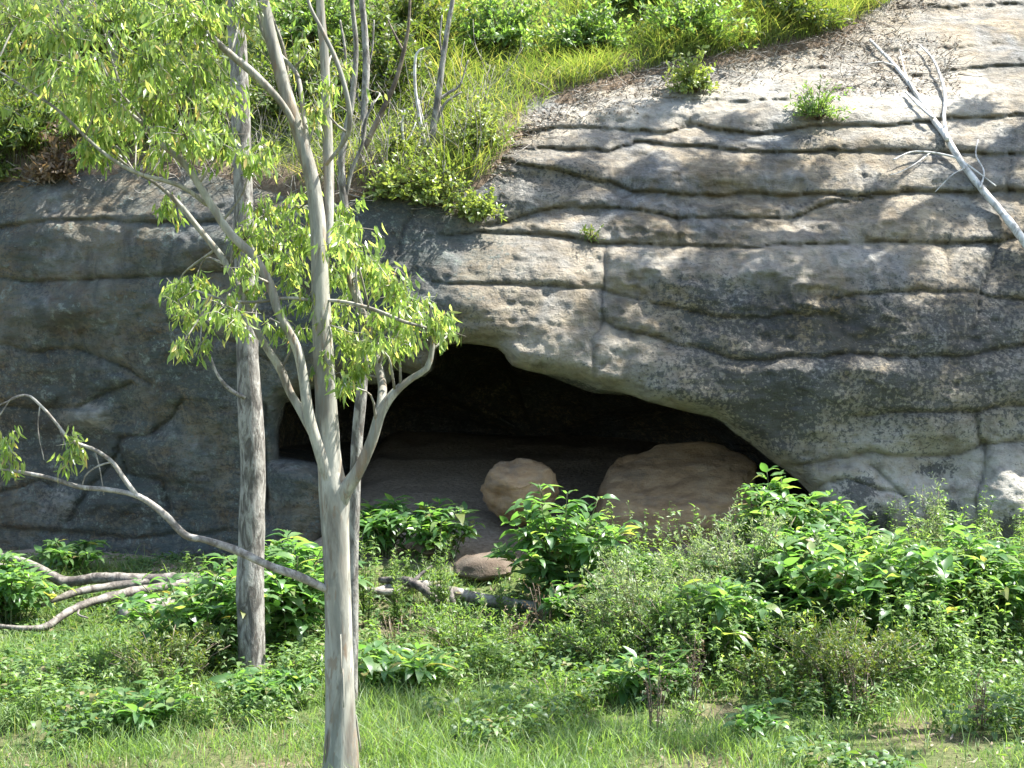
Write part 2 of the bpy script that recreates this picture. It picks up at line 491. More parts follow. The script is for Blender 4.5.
HC = [  # bedding cracks traced across the face, (weight, points)
 (1.0, [(500,136),(562,127),(602,127),(637,131),(667,131),(697,125),(722,131),(747,134),(782,131),(812,125),(862,125),(892,125),(935,118),(1024,116),(1500,112)]),
 (1.0, [(505,147),(532,149),(572,149),(607,150),(642,142),(682,145),(722,150),(762,152),(812,152),(862,151),(927,151),(1024,154),(1500,158)]),
 (1.0, [(490,158),(512,162),(542,167),(577,175),(607,181),(632,190),(662,192),(692,196),(722,194),(762,192),(792,195),(832,194),(862,195),(912,192),(962,192),(1012,190),(1500,188)]),
 (0.9, [(490,226),(500,222),(552,207),(587,206),(622,207),(657,212),(682,218),(722,217),(762,218),(792,220),(812,210),(837,200),(872,197)]),
 (1.0, [(440,236),(512,232),(562,237),(607,243),(642,243),(682,244),(722,245),(762,246),(812,244),(862,241),(912,241),(962,242),(997,241),(1024,235),(1500,230)]),
 (0.6, [(430,283),(512,285),(552,285),(600,290),(637,300),(677,310),(712,316),(752,316),(792,315),(832,316)]),
 (0.6, [(832,300),(862,294),(912,292),(962,292),(1000,298),(1024,300),(1500,304)]),
 (0.9, [(600,320),(627,330),(662,340),(702,350),(737,359),(772,359),(812,355),(862,355),(912,357),(962,357),(992,350),(1024,345),(1500,340)]),
 (0.8, [(796,466),(832,459),(873,453),(904,457),(932,457),(959,453),(981,443),(1024,441),(1500,440)]),
 (0.7, [(855,416),(900,412),(945,412),(975,413),(995,407),(1024,405),(1500,400)]),
 (0.45, [(560,101),(630,96),(690,99),(740,101),(790,98),(850,88),(905,84)]),
 (0.35, [(700,80),(760,74),(830,66),(880,52),(960,46),(1024,44)]),
 (0.8, [(895,8),(960,7),(1024,5),(1500,0)]),
 (0.5, [(905,78),(960,70),(1024,66),(1500,60)]),
 (0.9, [(-500,240),(0,228),(50,222),(100,221),(165,223),(215,221)]),
 (1.0, [(-500,290),(0,278),(50,282),(100,279),(150,275),(230,273),(300,276)]),
 (0.9, [(-500,350),(0,345),(40,352),(75,348),(100,355),(125,368),(150,384)]),
 (0.9, [(-500,420),(0,407),(50,409),(78,407),(102,396),(129,384)]),
 (0.9, [(117,450),(121,439),(152,435),(172,419),(184,400)]),
 (0.9, [(70,521),(78,501),(98,478),(119,450),(125,474),(164,482),(172,509)]),
 (0.6, [(-500,500),(0,493),(39,478),(55,485)]),
 (0.7, [(-500,528),(0,530),(59,532),(98,536),(156,536),(230,530)]),
 (0.6, [(170,320),(200,330),(240,345),(270,360)]),
 (0.6, [(820,486),(850,478),(880,490),(905,498)]),
]
VC = [
 (0.7, [(607,245),(604,280),(600,320),(592,340),(594,376)]),
 (0.6, [(997,245),(992,270),(982,290),(972,330)]),
 (0.9, [(975,413),(977,435),(981,443)]),
 (0.8, [(985,440),(982,470),(977,500),(980,540)]),
 (0.5, [(692,100),(690,125)]), (0.5, [(860,151),(863,192)]), (0.5, [(676,218),(678,244)]),
 (1.2, [(264,404),(266,450),(268,517)]),
 (0.6, [(415,208),(402,232),(394,260)]),
 (0.7, [(872,466),(905,500),(916,540)]), (0.5, [(944,242),(950,292)]), (0.6, [(1008,152),(1012,190)]),
]
MOUTH = np.array([(277,459),(276,430),(279,409),(290,400),(330,384),(389,384),(393,371),(424,377),(431,371),(436,350),(447,345),(470,344),(496,348),(505,356),(512,365),(530,371),(548,374),(580,380),(600,388),(622,392),(650,402),(690,412),(718,418),(728,426),(736,433),(752,444),(770,459),(790,474),(812,496),(828,530),(832,580),(350,580),(346,520),(338,488),(326,472),(312,465),(294,461)], float)

def seg_dist(u, v, pts):
    p = np.array(pts, float)
    best = np.full(u.shape, 1e9); sv = np.zeros_like(best)
    nu = np.zeros_like(best); nv = np.zeros_like(best)
    lo, hi = p.min(0) - 60, p.max(0) + 60
    m = (u > lo[0]) & (u < hi[0]) & (v > lo[1]) & (v < hi[1])
    uu, vv = u[m], v[m]
    b = np.full(uu.shape, 1e9); s = np.zeros_like(b); bu = np.zeros_like(b); bv = np.zeros_like(b)
    for (a, c) in zip(p[:-1], p[1:]):
        d = c - a
        t = np.clip(((uu - a[0]) * d[0] + (vv - a[1]) * d[1]) / (d @ d), 0, 1)
        qx, qy = a[0] + t * d[0], a[1] + t * d[1]
        e = np.hypot(uu - qx, vv - qy)
        k = e < b
        b = np.where(k, e, b); s = np.where(k, vv - qy, s); bu = np.where(k, qx, bu); bv = np.where(k, qy, bv)
    best[m] = b; sv[m] = s; nu[m] = bu; nv[m] = bv
    return best, sv, nu, nv

def mouth_sdf(u, v):
    P = np.vstack([MOUTH, MOUTH[:1]])
    P = spline(np.column_stack([P, np.zeros(len(P))]), 5.0)[:, :2]
    d, _, nu, nv = seg_dist(u, v, P)
    ins = np.zeros(u.shape, bool)
    for a, b in zip(P[:-1], P[1:]):
        c = ((a[1] > v) != (b[1] > v))
        with np.errstate(divide='ignore', invalid='ignore'):
            x = (b[0] - a[0]) * (v - a[1]) / (b[1] - a[1] + 1e-12) + a[0]
        ins ^= c & (u < x)
    return np.where(ins, -d, d), nu, nv

def base_Y(u, v):
    w = sstep(330, 520, u)
    yr = np.interp(v, *PR); yl = np.interp(v, *PL)
    yl = yl + np.clip((330 - u) / 330, 0, 3) * 1.5 * sstep(40, 200, v)
    Y = yl * (1 - w) + yr * w
    Y = Y + np.clip((u - 800) / 400, 0, 2) * 0.35 * sstep(60, 260, v)
    return Y

BUMPS = [(640,266,52,20,.22),(700,285,30,18,.12),(792,262,62,26,.25),(650,225,40,10,.1),(800,110,60,14,.1),(88,417,26,14,.28),(160,460,44,26,.22),(60,310,60,22,.18),
         (230,330,50,40,.15),(880,385,90,28,.16),(700,380,60,28,.14),(930,430,44,16,.16),(890,500,50,26,.18),(1010,500,40,50,.22),(560,300,34,30,.1),(470,300,36,34,.12),(66,500,10,12,.1),
         (295,500,30,50,.25),(200,250,60,18,.15),(850,345,60,14,-.05),(560,165,40,9,.12),(700,170,60,12,.1),(900,215,50,16,.12),(120,500,40,18,.14)]

def detail(u, v):
    """Extra relief of the rock (metres towards the viewer) and the crack mask."""
    sh = u.shape
    u = u.ravel(); v = v.ravel()
    Y0 = base_Y(u, v)
    W = ray(u, v, Y0)
    # wander the crack lines a little
    wu = u + 3.0 * fbm(W * 2.3, 3, 41); wv = v + 2.0 * fbm(W * 2.6, 4, 42)
    out = np.zeros_like(u); crack = np.zeros_like(u)
    dmin = np.full(u.shape, 1e9); smin = np.zeros_like(u); wmin = np.zeros_like(u)
    for w, pts in HC:
        d, s, _, _ = seg_dist(wu, wv, pts)
        dd = d / (.5 + .5 * max(w, .3))
        k = dd < dmin
        dmin = np.where(k, dd, dmin); smin = np.where(k, s, smin); wmin = np.where(k, w, wmin)
    below = smin > 0
    hi = 1 - sstep(200, 300, v)
    hi = hi * sstep(430, 540, u)
    rec = np.where(below, (0.11 + .045 * hi) * np.exp(-dmin / (9.0 + 5 * hi)), (0.09 - .03 * hi) * np.exp(-(dmin / 4.0) ** 1.3))
    out -= rec * np.clip(wmin, .3, 1) * (dmin < 200)
    out -= 0.045 * np.exp(-(dmin / 1.5) ** 2)
    brk = 0.25 + 0.75 * sstep(-.35, .35, fbm(W * 1.7, 3, 12))
    crack = np.maximum(crack, wmin * np.exp(-(dmin / 1.2) ** 2) * brk)
    for w, pts in VC:
        d, s, _, _ = seg_dist(wu, wv, pts)
        out -= w * (0.08 * np.exp(-(d / 5.0)) + 0.05 * np.exp(-(d / 1.6) ** 2))
        crack = np.maximum(crack, w * .8 * np.exp(-(d / 1.4) ** 2))
    for bu, bv, ru, rv, a in BUMPS:
        q = np.exp(-(np.abs((wu - bu) / ru) ** 2.4 + np.abs((wv - bv) / rv) ** 2.4))
        out += a * q
    out += 0.14 * fbm(W * np.array([.55, .55, .9]), 3, 3)
    out += 0.05 * fbm(W * np.array([1.7, 1.7, 2.4]), 4, 5)
    knob = sstep(560, 640, u) * (1 - sstep(880, 930, u)) * sstep(190, 230, v) * (1 - sstep(320, 360, v))
    kn = 1 - np.abs(vnoise(W * 4.2, 8)) * 2
    out += knob * (0.045 * kn + 0.022 * fbm(W * 9, 2, 9))
    pit = vnoise(W * np.array([6.5, 6.5, 8]), 21)
    out -= 0.035 * sstep(.35, .8, pit)
    out += 0.012 * fbm(W * 11, 3, 10) + 0.010 * fbm(W * np.array([1.3, 1.3, 10]), 3, 14)
    return out.reshape(sh), crack.reshape(sh)

def cliff_Y(u, v, lip=True):
    u = np.asarray(u, float); v = np.asarray(v, float)
    d, cr = detail(u, v)
    Y = base_Y(u, v) - d
    if lip:
        s, _, _ = mouth_sdf(u.ravel(), v.ravel())
        s = s.reshape(u.shape)
        Y = Y + 0.45 * np.clip(1 - np.clip(s, 0, None) / 20.0, 0, 1) ** 2.2
    return Y, cr

def hill_Y(u, v):
    u = np.asarray(u, float); v = np.asarray(v, float)
    Y = base_Y(u, v)
    W = ray(u, v, Y).reshape(-1, 3)
    above = rim(u) - v
    soil = 0.16 * sstep(-6, 30, above) - 0.25 * (1 - sstep(-14, 2, above))
    n = (0.16 * fbm(W * .7, 3, 31) + 0.05 * fbm(W * 2.5, 3, 32)).reshape(Y.shape)
    return Y - soil - n * sstep(-4, 20, above)

def gauss2(u, v, cu, cv, ru, rv):
    return np.exp(-(((u - cu) / ru) ** 2 + ((v - cv) / rv) ** 2))

def build_cliff():
    us = np.concatenate([np.arange(-560, -60, 14.0), np.arange(-60, 1085, 2.2), np.arange(1090, 1640, 14.0)])
    vs = np.concatenate([np.arange(-110, -20, 10.0), np.arange(-20, 582, 2.0), np.arange(584, 660, 10.0)])
    U, V = np.meshgrid(us, vs)
    s, nu, nv = mouth_sdf(U.ravel(), V.ravel())
    s = s.reshape(U.shape); nu = nu.reshape(U.shape); nv = nv.reshape(U.shape)
    snap = np.abs(s) < 1.35
    U = np.where(snap, nu, U); V = np.where(snap, nv, V)
    s = np.where(snap, 0, s)
    Y, crack = cliff_Y(U, V)
    P = ray(U, V, Y)
    nv_, nu_ = U.shape
    idx = np.arange(nv_ * nu_).reshape(nv_, nu_)
    q = np.stack([idx[:-1, :-1], idx[1:, :-1], idx[1:, 1:], idx[:-1, 1:]], -1).reshape(-1, 4)
    sf = s.ravel()
    q = q[~(sf[q] < -0.01).any(1)]
    q = q[~(np.abs(sf[q]) < 1e-6).all(1)]
    # keep what stands near or below the soil line
    ab = (rim(U) - V).ravel()
    q = q[~(ab[q] > 26).any(1)]
    used = np.unique(q); remap = -np.ones(U.size, np.int64); remap[used] = np.arange(len(used))
    q = remap[q]; Pv = P.reshape(-1, 3)[used]
    u, v, sv = U.ravel()[used], V.ravel()[used], sf[used]
    W = Pv
    n1 = fbm(W * .8, 3, 61); n2 = fbm(W * .45, 3, 62)
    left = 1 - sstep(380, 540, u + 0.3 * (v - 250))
    # black lichen, pale washed stone, algae, and some of the cliff's shade painted in
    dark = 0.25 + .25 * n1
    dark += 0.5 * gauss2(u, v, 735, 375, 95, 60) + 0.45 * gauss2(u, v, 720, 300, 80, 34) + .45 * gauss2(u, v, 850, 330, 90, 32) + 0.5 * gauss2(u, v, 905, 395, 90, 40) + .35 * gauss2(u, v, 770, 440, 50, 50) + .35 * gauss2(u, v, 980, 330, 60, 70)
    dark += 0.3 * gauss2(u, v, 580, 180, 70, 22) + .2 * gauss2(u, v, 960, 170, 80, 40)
    dark += 0.36 * left + 0.55 * left * n2  # left face darkened: real stain plus its shade put into the colour
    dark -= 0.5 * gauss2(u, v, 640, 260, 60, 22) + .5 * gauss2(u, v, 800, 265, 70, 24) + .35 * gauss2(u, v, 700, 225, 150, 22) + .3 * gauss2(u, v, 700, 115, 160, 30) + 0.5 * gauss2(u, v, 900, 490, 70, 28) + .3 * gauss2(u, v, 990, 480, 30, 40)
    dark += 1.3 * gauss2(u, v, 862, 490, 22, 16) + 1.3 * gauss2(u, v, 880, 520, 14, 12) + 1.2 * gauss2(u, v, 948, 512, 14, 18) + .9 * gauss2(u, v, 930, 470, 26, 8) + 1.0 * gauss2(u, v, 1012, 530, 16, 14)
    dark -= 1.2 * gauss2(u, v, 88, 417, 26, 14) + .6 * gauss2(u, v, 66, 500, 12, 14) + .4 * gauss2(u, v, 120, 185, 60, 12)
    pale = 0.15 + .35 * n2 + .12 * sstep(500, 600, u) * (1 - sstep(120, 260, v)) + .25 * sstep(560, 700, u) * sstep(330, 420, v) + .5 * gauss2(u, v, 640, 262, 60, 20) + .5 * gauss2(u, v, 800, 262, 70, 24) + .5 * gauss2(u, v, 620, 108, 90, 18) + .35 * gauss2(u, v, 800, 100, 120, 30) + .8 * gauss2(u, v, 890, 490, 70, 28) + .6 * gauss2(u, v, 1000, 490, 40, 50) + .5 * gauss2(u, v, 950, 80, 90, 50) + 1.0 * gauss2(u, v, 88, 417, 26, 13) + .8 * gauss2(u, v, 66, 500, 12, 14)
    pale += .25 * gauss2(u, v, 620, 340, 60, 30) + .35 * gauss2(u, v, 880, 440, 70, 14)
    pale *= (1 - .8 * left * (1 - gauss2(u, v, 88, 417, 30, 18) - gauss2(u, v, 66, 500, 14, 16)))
    moss_shade = np.clip(0.75 * left + .2 * n1 * left + .5 * gauss2(u, v, 450, 240, 60, 50), 0, 1)  # algae on the left face, also carrying part of its shade
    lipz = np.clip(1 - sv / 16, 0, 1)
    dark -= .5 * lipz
    st = np.stack([np.clip(dark, 0, 1), np.clip(pale, 0, 1), np.clip(crack.ravel()[used] * .45, 0, 1), moss_shade], -1)
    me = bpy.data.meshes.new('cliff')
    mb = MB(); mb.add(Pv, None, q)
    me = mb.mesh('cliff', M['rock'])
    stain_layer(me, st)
    # cave: carry the mouth's edge back into the rock and close it
    bm = bmesh.new(); bm.from_mesh(me)
    bm.verts.ensure_lookup_table()
    lay = bm.verts.layers.float_color['stain']
    inm = np.abs(sv) < 4.5
    edges = [e for e in bm.edges if len(e.link_faces) == 1 and inm[e.verts[0].index] and inm[e.verts[1].index]]
    c = np.array([0.5, 20.0, 1.9])
    org = {}
    for e in edges:
        for w in e.verts: org[w] = np.array(w.co)
    cur = edges
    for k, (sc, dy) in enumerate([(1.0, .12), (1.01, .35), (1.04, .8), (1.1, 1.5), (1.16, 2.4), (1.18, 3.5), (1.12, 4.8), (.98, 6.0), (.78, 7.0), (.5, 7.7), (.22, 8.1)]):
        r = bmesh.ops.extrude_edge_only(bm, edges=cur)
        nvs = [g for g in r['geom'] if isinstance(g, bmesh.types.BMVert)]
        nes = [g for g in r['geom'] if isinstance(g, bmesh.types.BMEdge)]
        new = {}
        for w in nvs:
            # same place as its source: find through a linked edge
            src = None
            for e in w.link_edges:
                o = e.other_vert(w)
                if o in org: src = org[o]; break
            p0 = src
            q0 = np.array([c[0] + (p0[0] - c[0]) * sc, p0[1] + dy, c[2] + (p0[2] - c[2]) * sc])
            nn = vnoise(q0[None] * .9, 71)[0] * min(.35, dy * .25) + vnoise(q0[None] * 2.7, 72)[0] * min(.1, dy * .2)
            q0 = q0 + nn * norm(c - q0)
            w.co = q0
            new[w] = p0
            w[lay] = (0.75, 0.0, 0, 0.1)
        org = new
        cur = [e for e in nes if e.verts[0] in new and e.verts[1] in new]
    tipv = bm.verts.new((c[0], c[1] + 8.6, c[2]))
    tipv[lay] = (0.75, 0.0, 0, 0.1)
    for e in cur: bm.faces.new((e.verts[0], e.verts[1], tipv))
    bmesh.ops.recalc_face_normals(bm, faces=bm.faces[:])
    for f in bm.faces: f.smooth = True
    bm.to_mesh(me); bm.free()
    ob = bpy.data.objects.new('cliff', me)
    COL.objects.link(ob)
    tag(ob, 'layered grey sandstone cliff with a dark low cave opening', 'cliff', kind='structure')
build_cliff()

def build_hill():
    us = np.concatenate([np.arange(-700, -60, 40.0), np.arange(-60, 1090, 7.0), np.arange(1100, 1800, 40.0)])
    ts = np.linspace(0, 1, 64) ** 1.3
    U, T = np.meshgrid(us, ts)
    Vb = rim(U) + 13
    V = Vb + (-330 - Vb) * T
    Y = hill_Y(U, V)
    P = ray(U, V, Y)
    # plateau behind
    back = []
    for k, (dy, dz) in enumerate([(12, 1.5), (40, 3), (120, 4)]):
        r = P[-1].copy(); r[:, 1] += dy; r[:, 2] += dz; r[:, 0] *= 1 + dy / 50
        back.append(r)
    P = np.concatenate([P, np.array(back)], 0)
    nv_, nu_ = P.shape[:2]
    idx = np.arange(nv_ * nu_).reshape(nv_, nu_)
    q = np.stack([idx[:-1, :-1], idx[:-1, 1:], idx[1:, 1:], idx[1:, :-1]], -1).reshape(-1, 4)
    mb = MB(); mb.add(P.reshape(-1, 3), None, q)
    me = mb.mesh('hillside', M['ground'])
    ab = np.concatenate([(rim(U) - V), np.full((3, nu_), 300.0)], 0).ravel()
    g = sstep(12, 60, ab + 10 * fbm(P.reshape(-1, 3) * 1.4, 2, 81))
    stain_layer(me, np.stack([np.zeros_like(g), g * .8, np.zeros_like(g), np.ones_like(g)], -1))
    ob = bpy.data.objects.new('hillside', me); COL.objects.link(ob)
    tag(ob, 'steep grassy hillside rising above the cliff', 'hillside', kind='structure')
build_hill()

def gz(x, y):
    x = np.asarray(x, float); y = np.asarray(y, float)
    side = np.interp(y, [-40, 0, 4, 8, 11, 15, 17, 18.5, 20, 24, 30, 70], [1.6, 1.4, .6, -.02, -.2, -.12, .02, .22, .38, .5, .5, .5])
    mound = np.interp(y, [-40, 0, 4, 8, 11, 15, 17, 18.5, 19.5, 20.5, 24, 28, 70], [1.6, 1.4, .6, -.02, -.2, -.1, .12, .42, .68, 1.0, 1.68, 2.0, 2.0])
    m = sstep(-3.7, -2.3, x) * (1 - .45 * sstep(3.2, 5, x))
    z = side * (1 - m) + mound * m
    sh = np.broadcast(x, y).shape
    W = np.stack([np.broadcast_to(x, sh).ravel(), np.broadcast_to(y, sh).ravel(), np.zeros(int(np.prod(sh, dtype=int)))], -1)
    return z + (0.07 * fbm(W * .6, 3, 91) + 0.025 * fbm(W * 2.2, 2, 92)).reshape(sh)

def build_ground():
    xs = np.concatenate([np.arange(-90, -12, 6.0), np.arange(-12, 12.01, .14), np.arange(14, 91, 6.0)])
    ys = np.concatenate([np.arange(-60, 7, 4.0), np.arange(7, 28.01, .14), np.arange(30, 60, 5.0)])
    X, Yg = np.meshgrid(xs, ys)
    Z = gz(X, Yg)
    P = np.stack([X, Yg, Z], -1)
    nv_, nu_ = X.shape
    idx = np.arange(nv_ * nu_).reshape(nv_, nu_)
    q = np.stack([idx[:-1, :-1], idx[:-1, 1:], idx[1:, 1:], idx[1:, :-1]], -1).reshape(-1, 4)
    mb = MB(); mb.add(P.reshape(-1, 3), None, q)
    me = mb.mesh('ground', M['ground'])
    n = fbm(P.reshape(-1, 3) * 1.1, 3, 95)
    sand = sstep(18.7, 19.6, Yg.ravel() + .4 * n)
    g = (1 - sand) * np.clip(.75 + .5 * n, 0, 1)
    stain_layer(me, np.stack([sand * (.3 + .7 * (1 - sstep(-.9, .1, X.ravel()))), g, np.zeros_like(g), np.ones_like(g)], -1))  # pale sand cut back to the right, painting in the cave floor's shade
    ob = bpy.data.objects.new('ground', me); COL.objects.link(ob)
    tag(ob, 'weedy ground sloping up to the sandy cave floor', 'ground', kind='structure')
build_ground()

def gpt(u, Y):
    x = (u - 512) / F * Y
    return np.array([x, Y, float(gz(x, Y))])
def hpt(u, v, dy=0.0):
    return ray(u, v, hill_Y(np.array([[u]]), np.array([[v]]))[0, 0] + dy)
def cpt(u, v, dy=0.0):
    return ray(u, v, cliff_Y(np.array([[float(u)]]), np.array([[float(v)]]))[0][0, 0] + dy)
def vtop(v, Y): return CZ + (384 - v) / F * Y

# ------------------------------------------------------------------ boulders
def boulder(name, pts, label, mat, amp=0.06, sub=4, sm=3, seed=0, push=0.0):
    P = np.array([ray(u, v, Y + push) for u, v, Y in pts])
    P = P.mean(0) + (P - P.mean(0)) * 1.07
    bm = bmesh.new()
    for p in P: bm.verts.new(p)
    r = bmesh.ops.convex_hull(bm, input=bm.verts[:])
    junk = {g for k in ('geom_interior', 'geom_unused') for g in r.get(k, []) if isinstance(g, bmesh.types.BMVert)}
    bmesh.ops.delete(bm, geom=[g for g in junk if g.is_valid], context='VERTS')
    for k in range(sub):
        bmesh.ops.triangulate(bm, faces=bm.faces[:])
        bmesh.ops.subdivide_edges(bm, edges=bm.edges[:], cuts=1, use_grid_fill=True)
        if k < sm:
            bmesh.ops.smooth_vert(bm, verts=bm.verts[:], factor=0.35, use_axis_x=True, use_axis_y=True, use_axis_z=True)
    bm.normal_update()
    co = np.array([v.co for v in bm.verts]); no = np.array([v.normal for v in bm.verts])
    d = amp * fbm(co * 1.6, 3, seed) + amp * .5 * fbm(co * np.array([4, 4, 9]), 4, seed + 5) - amp * .5 * np.exp(-(vnoise(co * np.array([.8, .8, 2.6]), seed + 7) / .05) ** 2) - amp * .5 * sstep(.3, .7, vnoise(co * 5.5, seed + 9))
    co = co + no * d[:, None]
    c = co.mean(0); c[2] = co[:, 2].min()
    for v, p in zip(bm.verts, co - c): v.co = p
    for f in bm.faces: f.smooth = True
    me = bpy.data.meshes.new(name); bm.to_mesh(me); bm.free()
    me.materials.append(mat)
    ob = bpy.data.objects.new(name, me); COL.objects.link(ob)
    ob.location = c
    return tag(ob, label, 'boulder' if 'boulder' in name else 'rock')

boulder('boulder', [(597,498,20.0),(600,488,20.1),(612,470,20.3),(624,451,20.8),(655,442,21),(700,441,21),(736,443,20.8),(751,458,20.4),(753,504,19.5),(728,534,19.2),(660,545,18.9),(620,538,19.0),(600,512,19.3),
                    (606,506,19.05),(650,512,18.85),(724,506,19.0),(620,560,19.2),(728,556,19.4),(600,530,21),(746,520,21)],
        'large flat-topped tan slab boulder filling the right side of the cave mouth', M['boulder'], .034, 5, 2, 3, .75)
boulder('boulder', [(481,490,19.8),(486,474,19.8),(500,462,19.8),(520,458,19.8),(542,461,19.8),(556,474,19.8),(561,492,19.8),(553,508,19.7),(538,519,19.6),(510,521,19.5),(490,510,19.6),(520,488,19.1),(500,480,19.2),(540,480,19.25),(520,508,19.15),(520,485,20.5),(495,500,20.3),(545,500,20.3),(520,530,19.8)],
        'smaller rounded tan boulder alone in the middle of the cave mouth', M['boulder'], .05, 4, 2, 13, .45)
boulder('rock', [(452,562,18.3),(466,552,18.5),(492,549,18.7),(516,559,18.6),(518,574,18.2),(480,580,18.0),(452,574,18.1),(505,584,18.6),(458,584,18.6),(488,555,18.2)],
        'low brown flat rock on the bank below the rounded boulder', M['brown_rock'], .03, 3, 2, 23)
boulder('rock', [(523,573,18.0),(535,560,18.2),(560,557,18.3),(572,568,18.2),(570,580,17.9),(540,586,17.8),(528,584,17.9),(550,590,18.3)],
        'small dark rock behind the tall broad-leaved weed', M['brown_rock'], .03, 3, 2, 33)
boulder('rock', [(410,545,18.9),(418,532,19.0),(438,528,19.1),(452,540,19.0),(448,552,18.8),(425,556,18.7),(430,560,19)],
        'grey-brown rock at the left foot of the sandy bank', M['brown_rock'], .03, 3, 2, 43)

# ------------------------------------------------------------------ trees
def path(pts, Y=None):
    """(u, v, width_px[, Y]) rows -> world points and radii."""
    P, R = [], []
    for p in pts:
        y = p[3] if len(p) > 3 else Y
        P.append(ray(p[0], p[1], y)); R.append(p[2] / 2 / F * y)
    return np.array(P), np.array(R)

class Tree:
    def __init__(self, name, label, base, group=None, cat='tree'):
        self.root = thing(name, label, cat, base, group)
        self.pts = []
    def limb(self, part, pts, Y, mat, sides=12, rough=.05, step=.06, seed=1, label=None, width=1.0):
        mb = MB()
        self.add(mb, pts, Y, sides, rough, step, seed, width)
        o = mb.build(part, mat, self.root)
        if label: o['label'] = label
        return o
    def add(self, mb, pts, Y, sides=12, rough=.05, step=.06, seed=1, width=1.0):
        P, R = path(pts, Y)
        C, r = tube(mb, P, R * width, sides, step, rough, seed)
        self.pts.append(np.column_stack([C, r]))
    def crown(self, clusters, Y, leafn=1.0, L=(.08, .125), W=(.022, .034), mat='gum_leaf', spread=.7, tw='gum_bark', near_max=None):
        allp = np.vstack(self.pts)
        lm, tm = MB(), MB()
        for cl in clusters:
            u, v, ru, rv, n = cl[:5]
            y = Y + rng.uniform(-spread, spread) if len(cl) < 6 else cl[5]
            c = ray(u, v, y)
            sx, sz = ru / F * y, rv / F * y
            d = np.linalg.norm((allp[:, :3] - c) * np.array([1, 1, .8]) + np.array([0, 0, .15]), axis=1)
            a = allp[np.argmin(d)]
            mid = (a[:3] + c) / 2 + rng.normal(0, .05, 3) + np.array([0, 0, .06])
            tube(tm, [a[:3], mid, c], [min(a[3] * .6, .013), .008, .004], 5, .08)
            k = max(6, int(n / 7))
            for s in range(k):
                e = c + rng.normal(0, .85, 3) * np.array([sx, sx, sz * .9])
                m2 = (c + e) / 2 + np.array([0, 0, rng.uniform(0, .5) * sz]) + rng.normal(0, .02, 3)
                q = spline([c, m2, e], .03)
                tube(tm, [c, m2, e], [.004, .003, .0015], 4, .07)
                nl = int(n * leafn / k)
                t = rng.uniform(.25, 1, nl)
                P = q[(t * (len(q) - 1)).astype(int)] + rng.normal(0, .03, (nl, 3))
                D = rng.normal(0, .34, (nl, 3)); D[:, 2] -= 1.0
                D += norm(e - c) * .25
                leaves(lm, P, D, rdir(nl), rng.uniform(*L, nl), rng.uniform(*W, nl), rng.uniform(-.3, .7, nl), 2, .15)
        tm.build('twigs', M[tw], lm.build('crown', M[mat], self.root))

YG = 11.15
gum = Tree('gum_tree', 'pale smooth-barked gum tree with forking limbs standing nearest in front', gpt(341, YG))
mb = MB()
gum.add(mb, [(342,806,58),(341,790,45),(341,768,37),(341,740,33),(340,700,30),(338,600,27),(335,530,28),(334,495,30),(330,465,24),(327,420,22),(325,380,21),(322,330,20),(320,280,17.5),(318,225,16.5),(313,185,14.5),(304,150,14),(290,106,13.5),(277,60,13),(264,5,12),(252,-80,12),(246,-200,9),(250,-320,5)], YG, 20, .05, .05, 2)
# loose bark collar and strips near the foot
for k in range(7):
    a = rng.uniform(0, 6.28); v0 = rng.uniform(600, 740)
    p0 = ray(340, v0, YG) + np.array([math.cos(a) * .128, math.sin(a) * .128, 0])
    tube(mb, [p0, p0 + np.array([math.cos(a) * .012, math.sin(a) * .012, -.12]), p0 + np.array([math.cos(a) * .04, math.sin(a) * .03, -.3])], [.004, .01, .004], 5, .05)
gum.root.location = gpt(341, YG)
mb.build('trunk', M['gum_bark'], gum.root)
LIMBS = [
 [(336,505,14),(332,488,16),(320,452,14),(309,415,13),(303,375,12),(296,346,12),(279,313,11),(269,283,11),(253,256,11),(230,233,10),(210,203,9),(186,166,8),(160,143,6),(146,127,5),(120,105,4),(80,78,3)],
 [(330,480,10),(320,448,11),(306,420,11),(290,392,10),(281,370,10),(265,345,9),(255,325,9),(240,290,8),(223,259,8),(200,230,7),(178,203,6),(155,183,4),(135,172,3)],
 [(208,205,6),(180,186,5),(135,172,4.5),(100,150,4),(60,112,3.5),(33,93,3),(0,72,2.5),(-40,50,2)],
 [(337,515,14),(345,492,18),(360,468,15),(372,440,13),(381,412,12),(395,392,10),(412,378,8),(427,368,7),(432,350,6),(432,335,4),(420,325,3)],
 [(378,420,10),(382,395,11),(381,378,10),(374,350,10),(362,312,9),(350,282,7),(345,252,4)],
 [(328,250,10),(329,200,12),(328,150,12),(326,90,11.5),(324,50,11),(320,0,10),(318,-90,8),(330,-220,5)],
 [(305,150,8),(285,108,8),(255,75,9),(220,45,8),(185,8,6),(150,-40,4)],
 [(308,145,6),(303,110,6),(297,75,5),(280,55,5),(264,35,4.5),(256,5,4),(240,-40,3)],
 [(326,165,4),(345,140,5),(350,120,6),(346,92,6),(336,60,6),(322,30,5),(308,0,4),(300,-50,3)],
 [(318,212,5),(310,165,5),(298,128,5),(290,95,4),(284,50,4),(270,10,3),(262,-30,3)],
 [(160,146,3),(135,110,3),(110,80,3),(95,50,3),(75,20,2.5),(55,-5,2.5)],
 [(186,168,3),(150,130,3),(125,95,2.5),(112,60,2.5),(100,20,2),(82,-10,2)],
 [(320,300,4),(345,302,4),(375,310,4.5),(405,322,4),(430,330,3.5),(436,345,3)],
 [(320,302,4),(290,298,4),(255,302,3.5),(225,300,3),(195,290,2)],
]
